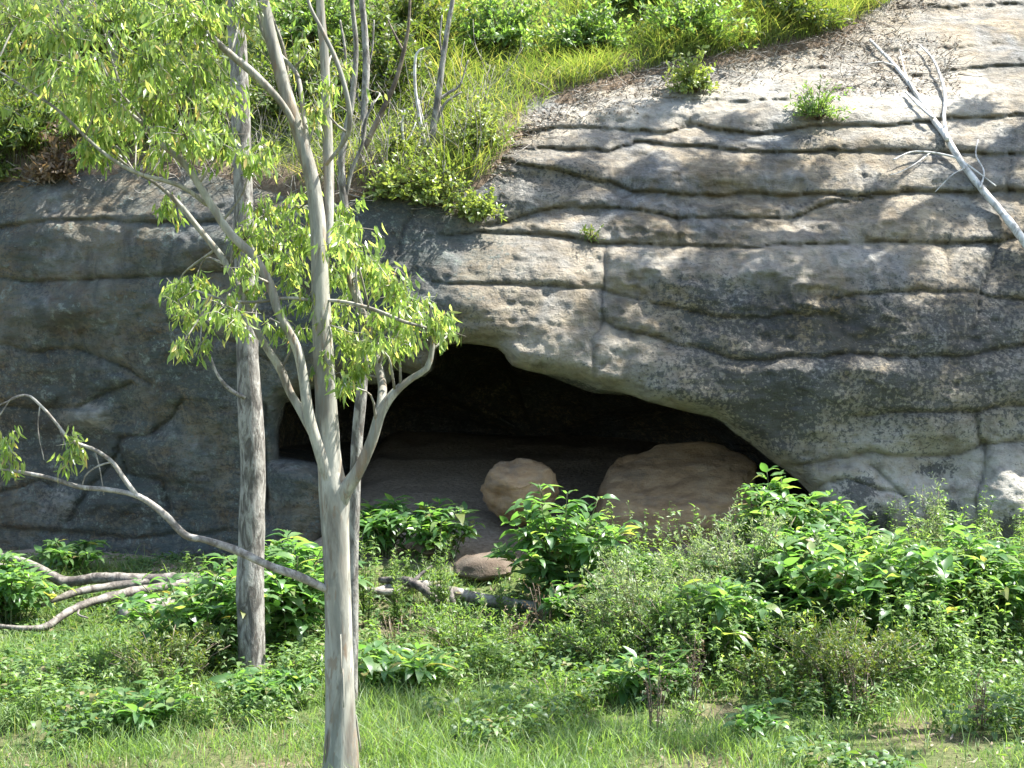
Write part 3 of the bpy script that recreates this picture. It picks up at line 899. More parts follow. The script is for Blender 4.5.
for k, l in enumerate(LIMBS):
    Yk = YG + [-.1, .25, -.3, -.15, .3, .15, -.2, .3, -.25, .35, -.2, .3, -.2, -.1][k]
    n = len(l)
    pts = [(p[0], p[1], p[2], YG + (Yk - YG) * min(1, i / 2.5)) for i, p in enumerate(l)]
    gum.limb('branch', pts, YG, M['gum_bark'], 10, .07, .05, 20 + k, None, .86)
gum.limb('branch', [(338,594,8,YG),(328,590,8,YG-.04),(300,577,9),(270,566,8),(235,550,8),(205,540,7),(185,535,7),(165,515,7),(140,497,6),(110,490,5),(80,487,5),(50,478,4),(20,472,4),(-15,466,3)], YG - .12, M['dead_wood'], 9, .08, .04, 50, label='long bare grey branch reaching out to the left')
mb = MB()
for pts in ([(137,496,5),(125,480,5),(112,462,4.5),(95,450,4),(70,440,3.5),(58,425,3),(40,405,3),(25,395,2.5),(0,405,2)], [(25,395,2),(12,398,1.8),(2,412,1.5),(-8,425,1.2)],
            [(112,462,2.5),(98,466,2),(85,476,1.6),(82,490,1.2)], [(95,450,1.5),(100,470,1.3),(104,495,1)], [(40,405,1.5),(38,430,1.3),(44,460,1)], [(60,430,1.4),(70,458,1.2),(72,475,1)]):
    gum.add(mb, pts, YG - .12, 6, .06, .04, 60)
mb.build('branch', M['dead_wood'], gum.root)

CL = [(20,20,38,26,90),(60,38,40,28,110),(110,22,40,26,90),(150,60,34,26,100),(40,75,34,22,80),(85,75,36,28,110),(120,95,38,26,120),(70,108,28,20,90),(160,100,36,26,110),(195,75,30,26,90),
      (205,30,30,26,80),(170,15,36,24,80),(215,110,28,24,90),(185,135,34,22,100),(130,130,30,18,80),(95,140,24,16,50),(225,140,24,20,70),(160,150,24,14,50),(15,50,26,20,50),(240,15,24,22,50),
      (165,205,13,12,40),(103,152,13,15,45),(90,148,12,14,35),(250,165,20,18,40),(270,150,16,14,30),(300,45,16,14,22),(330,90,12,16,24),(318,115,10,16,20),(345,70,9,14,16),(300,120,14,16,24),
      (265,215,24,16,60),(295,205,24,18,55),(340,215,24,16,70),(355,228,18,14,50),(245,240,20,14,50),(275,245,30,18,90),(310,245,28,18,80),(350,250,22,14,60),(290,272,26,16,70),(330,275,26,16,80),
      (370,268,22,16,70),(392,285,24,18,80),(415,305,22,16,80),(435,322,16,15,70),(445,330,9,14,30),(400,322,20,13,50),(375,318,18,13,45),(350,305,18,13,45),(250,290,22,14,50),(225,305,18,15,45),
      (195,285,20,14,60),(178,292,15,15,55),(190,318,18,14,55),(182,345,9,14,28),(235,322,18,12,38),(200,345,9,10,16),(330,325,20,13,45),(350,345,18,16,60),(358,372,15,14,55),(345,385,10,12,30),
      (375,345,18,12,38),(310,300,18,13,42),(395,350,12,10,22),(410,340,14,12,36),(325,360,12,10,18),(265,325,14,10,20),(245,265,14,12,30),(300,330,14,10,22),
      (75,440,11,12,26),(72,455,8,14,22),(8,445,13,12,26),(12,460,10,12,24)]
CL = [c if len(c) > 5 else c for c in CL]
OFF = [(u, v, 55, 42, 120, YG + y) for u, v, y in ((60,-40,.3),(150,-60,-.4),(230,-70,.5),(310,-60,.2),(90,-120,.6),(200,-150,-.2),(290,-150,.4),(350,-130,-.5),(160,-230,.3),(250,-250,.1),(330,-240,.6),(280,-330,0),(200,-320,-.5),(-40,-60,.2),(10,-110,.3),(-60,30,.4),(-50,90,-.3))]
CL = [(*c[:4], int(c[4] * (1.45 if c[0] < 260 and c[1] < 175 else 1.15))) for c in CL]
gum.crown([c if c[0] > 100 or c[1] < 400 else (*c, YG - .12) for c in CL] + OFF, YG, 2.1, (.075, .125), (.019, .028))

YS = 13.0
back = Tree('gum_sapling', 'slim gum sapling close behind the pale forked gum', gpt(352, YS))
back.limb('trunk', [(351,735,13),(352,640,13),(353,545,12),(357,440,12),(362,385,11),(365,335,9),(356,290,8),(348,240,8),(344,200,8),(341,165,7),(346,130,7),(352,100,6),(356,50,5),(352,0,4),(350,-60,3)], YS, M['rough_bark'], 10, .07, .05, 71)
back.limb('branch', [(344,205,4),(352,170,4),(362,145,3.5),(366,120,3),(375,100,2)], YS, M['rough_bark'], 7, .05, .05, 72)
back.crown([(350,-40,40,30,90),(330,-90,40,30,90),(375,92,7,8,8)], YS, 1)

YT = 14.6
left = Tree('gum_tree', 'straight grey rough-barked gum trunk just left of the pale forked gum', gpt(252, YT))
left.limb('trunk', [(253,704,48),(253,690,34),(252,665,27),(250,600,27),(251,540,26),(253,470,25),(251,420,25),(248,360,22),(245,280,20),(243,200,19),(241,120,19),(238,50,18),(234,0,17),(228,-120,14),(225,-300,8)], YT, M['rough_bark'], 22, .07, .05, 81)
left.limb('branch', [(246,398,5),(237,394,4.5),(226,386,4),(216,372,3),(211,357,2)], YT - .1, M['dead_wood'], 6, .08, .05, 82)
left.limb('branch', [(236,20,6),(226,-20,6),(205,-80,5),(190,-160,4)], YT, M['rough_bark'], 8, .05, .06, 83)
left.crown([(230,-320,70,50,160),(180,-200,60,45,140),(270,-230,60,45,140),(210,-120,50,40,110),(140,-130,55,40,110),(290,-140,50,40,100)], YT, 1)

def sapling(label, parts, group, mat='rough_bark', name='dead_sapling', dy=0.0):
    u, v = parts[0][0][0], parts[0][0][1]
    b = hpt(u, v, .03)
    t = Tree(name, label, b, group)
    for k, pts in enumerate(parts):
        t.limb('trunk' if k == 0 else 'branch', [(p[0], p[1], p[2], b[1] + dy + .02 * i * (1 if k % 2 else -1)) for i, p in enumerate(pts)], None, M[mat], 8, .08, .06, 90 + k)
    return t
GS = 'bare saplings along the clifftop'
sapling('tallest straight grey sapling on the clifftop beside the gum stems', [[(361,165,8),(363,130,7),(366,70,7),(364,20,6),(362,0,6),(360,-90,4)], [(366,75,3),(372,50,2),(374,20,1.6)], [(364,110,2.5),(352,85,2),(345,60,1.5)]], GS)
sapling('leaning grey sapling on the cliff edge with a twiggy knee', [[(430,158,8),(433,130,7),(437,105,7),(443,60,5.5),(448,25,5),(454,-10,4),(460,-80,2.5)], [(438,100,3.5),(450,92,3),(460,85,2),(468,60,1.5)], [(434,128,3),(444,105,3),(452,98,2.5),(462,92,1.5)], [(443,60,2),(440,40,2),(442,15,1.4)]], GS)
sapling('thin brown forked sapling slanting right between two clifftop trunks', [[(350,185,4),(366,145,5.5),(385,105,5),(396,80,4.5),(404,50,4),(409,20,3),(411,-40,2)], [(404,52,2.5),(395,35,2),(388,20,1.5)]], GS, 'brown_stem')
sapling('pale thin stick sapling standing just left of the leaning sapling', [[(426,150,3.5),(420,120,3.5),(415,85,3),(416,55,2.5),(424,48,1.6)], [(418,100,1.8),(426,130,1.5)]], GS, 'white_wood')
sapling('pale broken stick at the front of the clifftop scrub', [[(408,168,3),(404,145,3),(402,125,2.5),(405,110,1.5)], [(404,145,1.8),(412,132,1.5),(416,122,1)]], GS, 'white_wood')
sapling('bare bent stick sapling among the olive scrub behind the gum stems', [[(348,125,3.5),(346,85,3),(345,50,2.5),(340,20,2)], [(346,85,1.5),(352,60,1.2)]], GS, 'dead_wood')
sapling('dark slim trunk at the top left behind the gum foliage', [[(70,75,9),(66,40,8),(60,10,8),(58,-50,7)], [(66,40,3),(80,20,2.5),(90,-10,2)]], GS)
sapling('dark leaning trunk in the top left scrub', [[(120,70,7),(108,35,7),(98,15,6),(86,-20,5),(70,-70,4)], [(100,20,3),(102,0,2.5),(108,-30,2)]], GS)

# tree past the right edge of the clifftop: its crown throws the broken shade on the rock face
def outside_tree(name, label, base, top, crowns, nleaf, L, W, mat='gum_leaf', R=.2):
    base = np.array(base, float); top = np.array(top, float)
    root = thing(name, label, 'tree', base)
    mb = MB(); lm = MB(); tm = MB()
    mid = (base + top) / 2 + np.array([.2, .1, 0])
    C, r = tube(mb, [base - np.array([0, 0, .3]), base, mid, top], [R * 1.3, R, R * .7, R * .25], 12, .2, .05, 5)
    for (x, y, z, s) in crowns:
        s *= .8
        c = np.array([x, y, z])
        c[2] = max(c[2], CZ + .274 * y + .45 + 1.3 * s)
        a = C[int(np.clip(rng.uniform(.78, .97), 0, 1) * (len(C) - 1))]
        tube(mb, [a, (a + c) / 2 + np.array([0, 0, .25]), c], [R * .3, R * .2, .012], 7, .12)
        for k in range(9):
            e = c + rng.normal(0, .6, 3) * s
            tube(tm, [c, (c + e) / 2 + np.array([0, 0, .1]), e], [.012, .008, .003], 4, .2)
            n = nleaf // 9
            P = c + (e - c) * rng.uniform(.2, 1, (n, 1)) + rng.normal(0, .1, (n, 3))
            P[:, 2] = np.maximum(P[:, 2], CZ + .274 * P[:, 1] + .25)   # the crown hangs no lower than this
            D = rng.normal(0, .45, (n, 3)); D[:, 2] -= .8
            leaves(lm, P, D, rdir(n), rng.uniform(*L, n), rng.uniform(*W, n), .3, 2, .15)
    mb.build('trunk', M['gum_bark'], root); tm.build('twigs', M['gum_bark'], lm.build('crown', M[mat], root))

def over(u, v, t):
    """A point t metres towards the sun from the surface seen at (u, v)."""
    return cpt(u, v) + np.array(SUN) * t
cr = []
for u, v, t, s in ((600,135,9.5,.4),(650,112,9.5,.35),(575,165,10,.35),(735,125,9,.4),(690,205,9.5,.35),(620,190,10,.4),(780,150,8.5,.35),(760,180,8.5,.45),(700,170,9,.35),(640,205,9.5,.4),(720,210,8.5,.5),(860,215,8,.45),(900,260,8,.5),(850,320,8.5,.6),(940,330,8,.6),(960,210,7,.5),(1000,300,7.5,.7),(800,200,8.5,.4),(700,265,9,.45),(740,310,9.5,.55),(680,330,10,.5),(1000,160,7,.5),(970,110,6.5,.4),(560,190,10.5,.4),(590,330,10.5,.6),(900,420,8.5,.7),(800,400,9,.7),(990,420,8,.7)):
    p = over(u, v, t)
    cr.append((*p, s))
outside_tree('gum_tree', 'leafy gum tree leaning over the clifftop past the upper right edge of the picture', (10.6, 23.5, 8.6), (9.2, 20.5, 13.2), cr, 520, (.12, .2), (.035, .055))

cr = []
for u, Y, t, s in ((380,13.2,9.5,.5),(450,12.9,9,.55),(520,13.4,9,.6),(600,13.0,9,.55),(560,12.2,8.5,.5),(690,12.0,9,.45),(900,12.1,8.5,.5),(980,12.6,9,.5),(640,14.6,9.5,.4),(760,13.4,9,.4),(480,14.6,10,.45),(820,15.4,10,.4)):
    p = gpt(u, Y) + np.array(SUN) * t
    cr.append((*p, s))
outside_tree('gum_tree', 'tall gum tree on the near slope past the right edge of the picture', (8.2, 13.5, -.1), (7.4, 13.8, 11.5), cr, 300, (.12, .2), (.03, .045))

# ------------------------------------------------------------------ fallen wood
def log(name, label, parts, Y, mat, cat='branch', sides=10, rough=.09):
    allp = [path(p, Y) for p in parts]
    P0 = np.vstack([a[0] for a in allp]); b = P0.mean(0); b[2] = P0[:, 2].min()
    root = thing(name, label, cat, b)
    for k, (P, R) in enumerate(allp):
        mb = MB(); tube(mb, P, R, sides, .04, rough, 100 + k)
        mb.build('limb' if k == 0 else 'branch', M[mat], root)
    return root
log('fallen_branch', 'long grey three-forked fallen branch lying across the left weeds',
    [[(0,556,7,18.2),(25,562,8,18.2),(50,575,10,18.2),(68,582,11,18.2),(100,578,11,18.2),(150,580,13,18.2),(205,578,11,18.2),(235,590,9,18.3),(262,612,7,18.4)],
     [(-30,548,4,18.6),(0,566,6,18.5),(30,567,6,18.4),(60,580,7,18.3)],
     [(40,606,4,17.4),(60,598,6,17.5),(82,591,8,17.7),(120,585,8,18.0),(160,581,8,18.2)],
     [(-20,624,4,16.4),(20,628,5,16.4),(45,627,7,16.5),(62,616,8,16.7),(85,604,8,17.0),(130,592,9,17.5),(180,584,9,18.0),(207,576,9,18.2)],
     [(82,604,2.5,17.0),(78,614,2.5,16.8),(88,618,1.5,16.7)]], 18.2, 'grey_wood', rough=.16)
log('log', 'short dull grey log lying in the shade under the fallen branch', [[(120,614,18,17.0),(135,612,20,17.1),(150,609,20,17.2),(172,605,18,17.4)]], 18.5, 'grey_wood', 'log', 14, .06)
log('log', 'long pale broken log lying behind the weeds below the cave', [[(372,594,10,17.7),(400,588,13,17.8),(425,587,13,17.8),(445,592,13,17.7),(470,597,13,17.6),(500,602,12,17.5),(540,608,11,17.3),(552,612,8,17.2)], [(366,590,6,17.4),(385,592,7,17.4),(400,592,6,17.4)]], 17.8, 'dead_wood', 'log', 14, .12)
log('dead_branch', 'dark forked dead branch propped over the pale log', [[(380,580,6,17.9),(405,581,9,17.6),(422,588,9,17.45),(436,601,9,17.35),(444,612,7,17.3)], [(450,588,6,17.5),(452,600,7,17.4),(456,612,5,17.35)], [(412,584,6,17.6),(420,575,4,17.7),(432,566,2.5,17.8)]], 17.6, 'dark_wood')

def on_cliff(pts, lift):
    return [(u, v, w, float(cliff_Y(np.array([[float(u)]]), np.array([[float(v)]]))[0][0, 0]) - lift) for u, v, w in pts]
def smooth_path(pts):
    q = [list(p) for p in pts]
    for _ in range(2):
        for i in range(1, len(q) - 1): q[i][3] = .25 * q[i - 1][3] + .5 * q[i][3] + .25 * q[i + 1][3]
    return q
DB = [[(1075,300,13),(1050,270,13),(1030,249,12),(1012,225,11),(1000,210,10),(980,187,10),(960,160,9),(945,135,9),(932,118,8),(915,92,6),(895,66,5),(870,40,4)],
      [(947,140,6),(944,118,5),(945,95,5),(940,75,4),(932,58,3),(920,45,2)], [(933,118,4),(918,105,3),(906,92,3)], [(980,188,3),(984,172,2.5),(976,155,2),(978,140,1.5)],
      [(958,158,3),(935,153,3),(912,152,2.5),(893,160,2)], [(930,153,2),(915,164,1.6),(900,172,1.3),(890,175,1)], [(958,158,2.5),(975,170,2),(996,186,1.5)], [(895,66,2.5),(880,62,2),(860,66,1.5)], [(915,92,2.5),(905,72,2),(900,50,1.5)],
      [(965,168,2),(952,175,1.6),(935,192,1.2)]]
log('dead_branch', 'bleached dead branch with a forked top leaning down the right of the cliff', [smooth_path(on_cliff([(a, b, c * .72) for a, b, c in p], .16 if k == 0 else .2)) for k, p in enumerate(DB)], None, 'white_wood')

# ------------------------------------------------------------------ plants
def stems_of(base, H, spread, n, seed, upright=.6):
    r = np.random.default_rng(seed)
    out = []
    for k in range(n):
        a = r.uniform(0, 6.283); d = spread * math.sqrt(r.uniform(.02, 1)); h = H * r.uniform(.62, 1.0) * (1 - .28 * (d / spread) ** 2)
        b = base + np.array([math.cos(a), math.sin(a), 0]) * d * r.uniform(.1, .45)
        tip = base + np.array([math.cos(a) * d, math.sin(a) * d, h])
        mid = (b + tip) / 2 + np.array([-math.cos(a) * d * .12, -math.sin(a) * d * .12, h * .1])
        b = b.copy(); b[2] = gz(b[0], b[1]) - .03 if base[1] < 19.4 and base[2] < 1.3 else b[2] - .03
        out.append(spline([b, mid, tip], .05))
    for j, k in enumerate(sorted(range(n), key=lambda i: -out[i][-1, 2])[:4]):   # a few stems reach the full height
        out[k] = out[k] + np.linspace(0, 1, len(out[k]))[:, None] * np.array([0, 0, base[2] + H * (.97 - .05 * j) - out[k][-1, 2]])
    return out

def broad_weed(label, base, H, spread, n, L=(.2, .34), seed=0, mat='broad_leaf', group='broad-leaved weeds below the cliff', dens=1.0, low=.25):
    root = thing('broad_leaf_weed', label, 'shrub', base, group)
    lm, sm = MB(), MB()
    for q in stems_of(base, H, spread, n, seed):
        m = len(q)
        tube(sm, q[::3] if m > 6 else q, np.linspace(.011, .005, len(q[::3] if m > 6 else q)), 5, .08)
        length = np.linalg.norm(np.diff(q, axis=0), axis=1).sum()
        nl = max(9, int(length * 22 * dens))
        t = np.concatenate([rng.uniform(low, .9, nl - 6), rng.uniform(.9, 1, 6)]) if nl > 6 else rng.uniform(.7, 1, nl)
        ph = rng.uniform(0, 6.28) + np.arange(len(t)) * 2.4 + rng.normal(0, .3, len(t))
        P = q[np.clip((t * (m - 1)).astype(int), 0, m - 1)]
        up = .6 * np.clip((t - .8) / .2, 0, 1) + rng.uniform(-.15, .55, len(t))
        D = np.stack([np.cos(ph), np.sin(ph), up], -1)
        Nn = np.stack([-np.cos(ph) * .4, -np.sin(ph) * .4, np.ones(len(t))], -1) + rng.normal(0, .33, (len(t), 3))
        ll = rng.uniform(*L, len(t)) * np.where(t > .93, .8, 1) * rng.uniform(.6, 1, len(t))
        P = P + norm(D) * rng.uniform(.01, .05, (len(t), 1))
        leaves(lm, P, D, Nn, ll, ll * rng.uniform(.34, .46, len(t)), rng.uniform(.1, .95, len(t)), 4, .28, .12)
        # side shoot with small young leaves
        for s in range(int(rng.integers(1, 3))):
            k = int(rng.uniform(.35, .85) * (m - 1)); a = rng.uniform(0, 6.28)
            e = q[k] + np.array([math.cos(a), math.sin(a), .7]) * rng.uniform(.12, .25) * min(1, H)
            tube(sm, [q[k], e], [.005, .003], 4, .1)
            c = 6; ph = rng.uniform(0, 6.28) + np.arange(c) * 2.4
            D = np.stack([np.cos(ph), np.sin(ph), rng.uniform(-.1, .6, c)], -1)
            ll = rng.uniform(*L, c) * .7
            leaves(lm, np.repeat(e[None], c, 0), D, np.tile([0, 0, 1.0], (c, 1)) + rng.normal(0, .2, (c, 3)), ll, ll * .4, rng.uniform(.3, 1, c), 4, .28, .12)
    sm.build('stems', M['stem'], root)
    lm.build('foliage', M[mat], root)

def fine_shrub(label, base, H, spread, n, L=(.035, .06), seed=0, mat='grey_leaf', name='fine_leaf_shrub', group='fine-leaved shrubs below the cliff', per=26, wl=.26, stem='brown_stem', tw=.16, cat='shrub'):
    root = thing(name, label, cat, base, group)
    lm, sm = MB(), MB()
    for q in stems_of(base, H, spread, n, seed):
        m = len(q)
        tube(sm, q[::4] if m > 8 else q[[0, m // 2, -1]], .004, 4, .12)
        length = np.linalg.norm(np.diff(q, axis=0), axis=1).sum()
        for s in range(max(4, int(length * 13))):
            k = int(rng.uniform(.22, 1) * (m - 1)); a = rng.uniform(0, 6.28)
            tl = tw * rng.uniform(.4, 1.1) * min(1.2, H + .3)
            e = q[k] + np.array([math.cos(a) * .7, math.sin(a) * .7, rng.uniform(.3, 1.1)]) * tl
            if s % 2 == 0: tube(sm, [q[k], e], [.002, .001], 3, .3)
            c = int(per * rng.uniform(.6, 1.2) * .5)
            t = rng.uniform(.1, 1.1, (c, 1))
            P = q[k] + (e - q[k]) * t + rng.normal(0, .008, (c, 3))
            D = rdir(c, .25) + norm(e - q[k]) * .7
            ll = rng.uniform(*L, c)
            leaves(lm, P, D, rdir(c, .8), ll, ll * wl, rng.uniform(0, .6, c), 1 if L[1] < .05 else 2, .15)
    sm.build('stems', M[stem], root)
    lm.build('foliage', M[mat], root)

def spike_herb(label, base, H, spread, n, seed=0, L=(.06, .11), mat='bright_leaf', group='upright bright green herbs', name='upright_herb', wl=.2):
    root = thing(name, label, 'herb', base, group)
    lm, sm = MB(), MB()
    for q in stems_of(base, H, spread, n, seed):
        m = len(q)
        tube(sm, q[[0, m // 2, -1]], [.005, .004, .002], 5, .1)
        length = np.linalg.norm(np.diff(q, axis=0), axis=1).sum()
        c = int(length * 80)
        t = rng.uniform(.12, 1, c) ** .8
        ph = rng.uniform(0, 6.28, c)
        P = q[(t * (m - 1)).astype(int)]
        D = np.stack([np.cos(ph) * .8, np.sin(ph) * .8, rng.uniform(.35, 1.2, c)], -1)
        ll = rng.uniform(*L, c) * (1.15 - .5 * t)
        leaves(lm, P, D, np.stack([-np.cos(ph) * .6, -np.sin(ph) * .6, np.full(c, .8)], -1), ll, ll * wl, rng.uniform(.1, .7, c), 2, .2)
    sm.build('stems', M['stem'], root)
    lm.build('foliage', M[mat], root)

def P_(u, Y, vt):
    b = gpt(u, Y)
    return b, max(.15, vtop(vt, Y) - b[2])
def wpx(w, Y): return w / 2 / F * Y

BW = [  # label, u, Y, v_top, width px, stems, leaf length
 ('tall bright broad-leaved weed standing between the rounded boulder and the slab boulder', 562, 17.2, 492, 120, 11, (.2, .34)),
 ('broad-leaved weed with a bright leafy head overlapping the right end of the slab boulder', 778, 17.4, 474, 95, 9, (.2, .34)),
 ('biggest dark green broad-leaved weed clump right of the grey-green shrub', 838, 16.0, 530, 210, 26, (.22, .36)),
 ('broad-leaved weed clump at the right edge under the cliff', 985, 16.4, 530, 140, 16, (.2, .32)),
 ('low dark broad-leaved weed at the front foot of the grey-green shrub', 735, 15.2, 582, 150, 14, (.22, .34)),
 ('tall broad-leaved weed in the gap between the two gum trunks', 292, 16.0, 538, 140, 15, (.2, .34)),
 ('bushy broad-leaved weed on the left side of the rough-barked trunk', 198, 15.2, 568, 150, 17, (.16, .28)),
 ('broad-leaved weed at the left edge beside the fallen branch', 10, 17.3, 560, 100, 9, (.2, .32)),
 ('low broad-leaved weed right of the foot of the pale forked gum', 392, 14.0, 648, 96, 7, (.2, .32)),
 ('small broad-leaved weed in front of the foot of the rough-barked trunk', 262, 13.6, 676, 84, 6, (.18, .28)),
 ('sprawling low broad-leaved weed in the front left grass', 132, 12.8, 694, 100, 7, (.2, .3)),
 ('solitary broad-leaved weed against the left cliff foot above the fallen branch', 70, 19.6, 541, 60, 6, (.18, .3)),
 ('shaded dark weed at the cave entrance right behind the forked gum', 385, 19.2, 502, 80, 9, (.2, .32)),
 ('shaded dark weed at the cave entrance left of the rounded boulder', 440, 19.0, 505, 80, 9, (.18, .3)),
 ('small broad-leaved weed against the pale rock right of the leafy head', 832, 18.2, 498, 70, 6, (.2, .3)),
 ('dark rosette weed at the foot of the pale rock slabs', 888, 18.3, 538, 70, 6, (.18, .28)),
 ('small upright weed seedling in the front grass under the dark weeds', 752, 12.4, 706, 60, 4, (.14, .2)),
 ('shaded low weed in the hollow right of the slab boulder foot', 700, 18.2, 560, 80, 7, (.16, .26)),
 ('shaded low weed right of the sandy bank below the slab boulder', 640, 18.4, 552, 70, 6, (.16, .26)),
 ('broad-leaved weed in the middle front between pale shrubs', 640, 13.8, 655, 90, 6, (.16, .26)),
 ('mid-green broad-leaved weed below the tall bright weed', 580, 16.6, 575, 110, 9, (.18, .3)),
 ('leaning broad-leaved weed right of the biggest dark clump', 915, 15.6, 590, 100, 9, (.18, .3)),
]
for k, (lab, u, Y, vt, w, n, L) in enumerate(BW):
    b, H = P_(u, Y, vt)
    broad_weed(lab, b, H * 1.1, wpx(w, Y) * 1.2, int(n * 2.5), (L[0] * .9, L[1] * 1.15), 200 + k)

FS = [
 ('tall grey-green feathery shrub below the right end of the slab boulder', 742, 16.4, 512, 130, 26, 'grey_leaf'),
 ('pale feathery shrub in the sun at the middle of the bank', 645, 15.6, 560, 140, 30, 'grey_leaf'),
 ('small feathery shrub at the left foot of the tall bright weed', 600, 15.2, 615, 90, 15, 'bright_leaf'),
 ('yellowish wispy shrub in front of the biggest dark clump', 845, 14.0, 618, 140, 24, 'olive_leaf'),
 ('slender feathery shrub rising against the pale rock at the right', 936, 18.2, 492, 46, 9, 'grey_leaf'),
 ('bright feathery shrub at the far right edge', 1010, 16.9, 524, 70, 14, 'bright_leaf'),
 ('mossy green feathery shrub beside the pale sunny shrub', 690, 15.0, 588, 110, 20, 'bright_leaf'),
 ('small olive shrub at the left of the rough-barked trunk foot', 165, 14.0, 632, 110, 18, 'olive_leaf'),
 ('lacy green shrub above the dark weed at right', 905, 16.9, 540, 90, 18, 'bright_leaf'),
 ('low green feathery shrub right of the pale log', 545, 15.6, 630, 80, 12, 'bright_leaf'),
 ('low wispy shrub in the left grass below the log', 100, 14.6, 655, 80, 12, 'bright_leaf'),
 ('low feathery shrub in the front middle shade', 560, 13.6, 680, 90, 12, 'bright_leaf'),
 ('low feathery shrub right of the low weed by the forked gum', 465, 15.6, 606, 110, 18, 'bright_leaf'),
 ('fine-leaved shrub between the dark weed and the right front grass', 775, 14.2, 655, 80, 12, 'olive_leaf'),
]
for k, (lab, u, Y, vt, w, n, mat) in enumerate(FS):
    b, H = P_(u, Y, vt)
    fine_shrub(lab, b, H * 1.12, wpx(w, Y) * 1.35, int(n * 2.4), (.035, .07), 300 + k, mat)

SH = [
 ('pair of bright herb spikes above the left end of the pale log', 440, 17.0, 535, 60, 11),
 ('bright herb spike beside the slim gum sapling', 366, 16.8, 530, 34, 7),
 ('pale herb spike left of the bright herb pair', 397, 16.9, 546, 34, 7),
 ('feathery bright herb right of the tall bright weed', 612, 16.8, 528, 54, 12),
 ('short herb spike over the middle of the pale log', 505, 16.6, 566, 50, 6),
 ('young herb spike in the left grass under the fallen branch', 82, 15.0, 658, 30, 5),
 ('herb cluster at the right of the forked gum foot', 440, 14.6, 655, 60, 7),
 ('herb spike in the front left by the rough-barked trunk', 300, 13.4, 690, 50, 7),
 ('herb cluster in the middle front grass', 690, 13.0, 690, 60, 7),
 ('herb cluster beside the fine-leaved shrub at right front', 945, 15.0, 600, 60, 12),
]
for k, (lab, u, Y, vt, w, n) in enumerate(SH):
    b, H = P_(u, Y, vt)
    spike_herb(lab, b, H * 1.05, wpx(w, Y) * .8, int(n * 1.6), 400 + k)

DW = [
 ('brown dry weed left of the pale log', 398, 15.6, 598, 60, 10),
 ('brown dry weed in front of the right end of the pale log', 515, 15.9, 600, 60, 10),
 ('dry dark seed-head weed at the right front edge', 980, 12.8, 668, 44, 7),
 ('tall dry stalks in the middle front', 655, 12.6, 640, 50, 7),
 ('dry twiggy weed left of the rough-barked trunk foot', 165, 14.8, 628, 60, 10),
 ('dry brown weed among the wispy yellow shrub', 860, 13.4, 640, 60, 8),
 ('dry stalk weed under the tall bright weed', 545, 16.2, 575, 50, 8),
 ('thin dry stalks in the pale sunny shrub', 690, 13.6, 630, 50, 7),
]
for k, (lab, u, Y, vt, w, n) in enumerate(DW):
    b, H = P_(u, Y, vt)
    fine_shrub(lab, b, H, wpx(w, Y) * .8, n, (.02, .04), 500 + k, 'dry_leaf', 'dry_weed', 'dry brown weeds', 12, .4, 'brown_stem', .12, 'weed')

# clifftop and hillside plants
def bush(label, u, v, w, h, n, mat, L, group, name='bush', per=18, wl=.5, dy=-.05, onrock=True):
    b = cpt(u, v, dy) if onrock else hpt(u, v, dy)
    Y = b[1]
    root = thing(name, label, 'bush', b, group)
    lm, sm = MB(), MB()
    g_ = 1.3 if group.startswith('small yellow') else 1.1
    H, S = h / F * Y * g_, w / 2 / F * Y * g_
    for k in range(int(n * 1.4)):
        a = rng.uniform(0, 6.28); el = math.asin(rng.uniform(-.1, 1))
        tip = b + np.array([math.cos(a) * math.cos(el) * S, math.sin(a) * math.cos(el) * S * .8 - S * .15, max(-.1, math.sin(el)) * H]) * rng.uniform(.4, 1.12)
        mid = (b + tip) / 2 + np.array([0, 0, H * .1])
        q = spline([b, mid, tip], .03)
        tube(sm, [b - np.array([0, -.05, .03]), mid, tip], [.007, .005, .002], 4, .1)
        t = rng.uniform(.35, 1.05, per)
        P = q[np.clip((t * (len(q) - 1)).astype(int), 0, len(q) - 1)] + rng.normal(0, .02, (per, 3))
        D = rdir(per, .2) + norm(tip - b) * .6
        ll = rng.uniform(*L, per)
        leaves(lm, P, D, rdir(per, .8), ll, ll * wl, rng.uniform(0, .7, per), 2, .2)
    sm.build('stems', M['brown_stem'], root)
    lm.build('foliage', M[mat], root)
    return root
GB = 'small yellow-green bushes on the cliff rim'
bush('round yellow-green bush alone on the bare rock below the grass', 692, 92, 54, 34, 60, 'lime_leaf', (.06, .1), GB)
bush('small pale yellow-green bush with dry grass on the bare rock ledge', 818, 118, 56, 32, 46, 'bright_leaf', (.06, .1), GB, wl=.3)
bush('yellow-green bush on the rim right of the leaning sapling', 478, 150, 56, 46, 60, 'lime_leaf', (.06, .1), GB, onrock=False)
bush('yellow-green bush spilling over the rim beside the gum leaves', 395, 198, 60, 36, 60, 'lime_leaf', (.06, .1), GB)
bush('yellow-green bush at the middle of the spilling rim growth', 432, 205, 66, 42, 70, 'lime_leaf', (.06, .1), GB)
bush('low yellow-green bush at the right end of the spilling rim growth', 478, 218, 44, 26, 44, 'lime_leaf', (.06, .1), GB)
bush('yellow-green bush below the bare sticks on the rim', 405, 160, 54, 36, 50, 'lime_leaf', (.05, .09), GB, onrock=False)
bush('tiny tuft of weed growing from a crack in the rock face', 590, 240, 30, 14, 12, 'olive_leaf', (.06, .1), GB, per=8, wl=.25)
GH = 'shrubs on the hillside above the cliff'
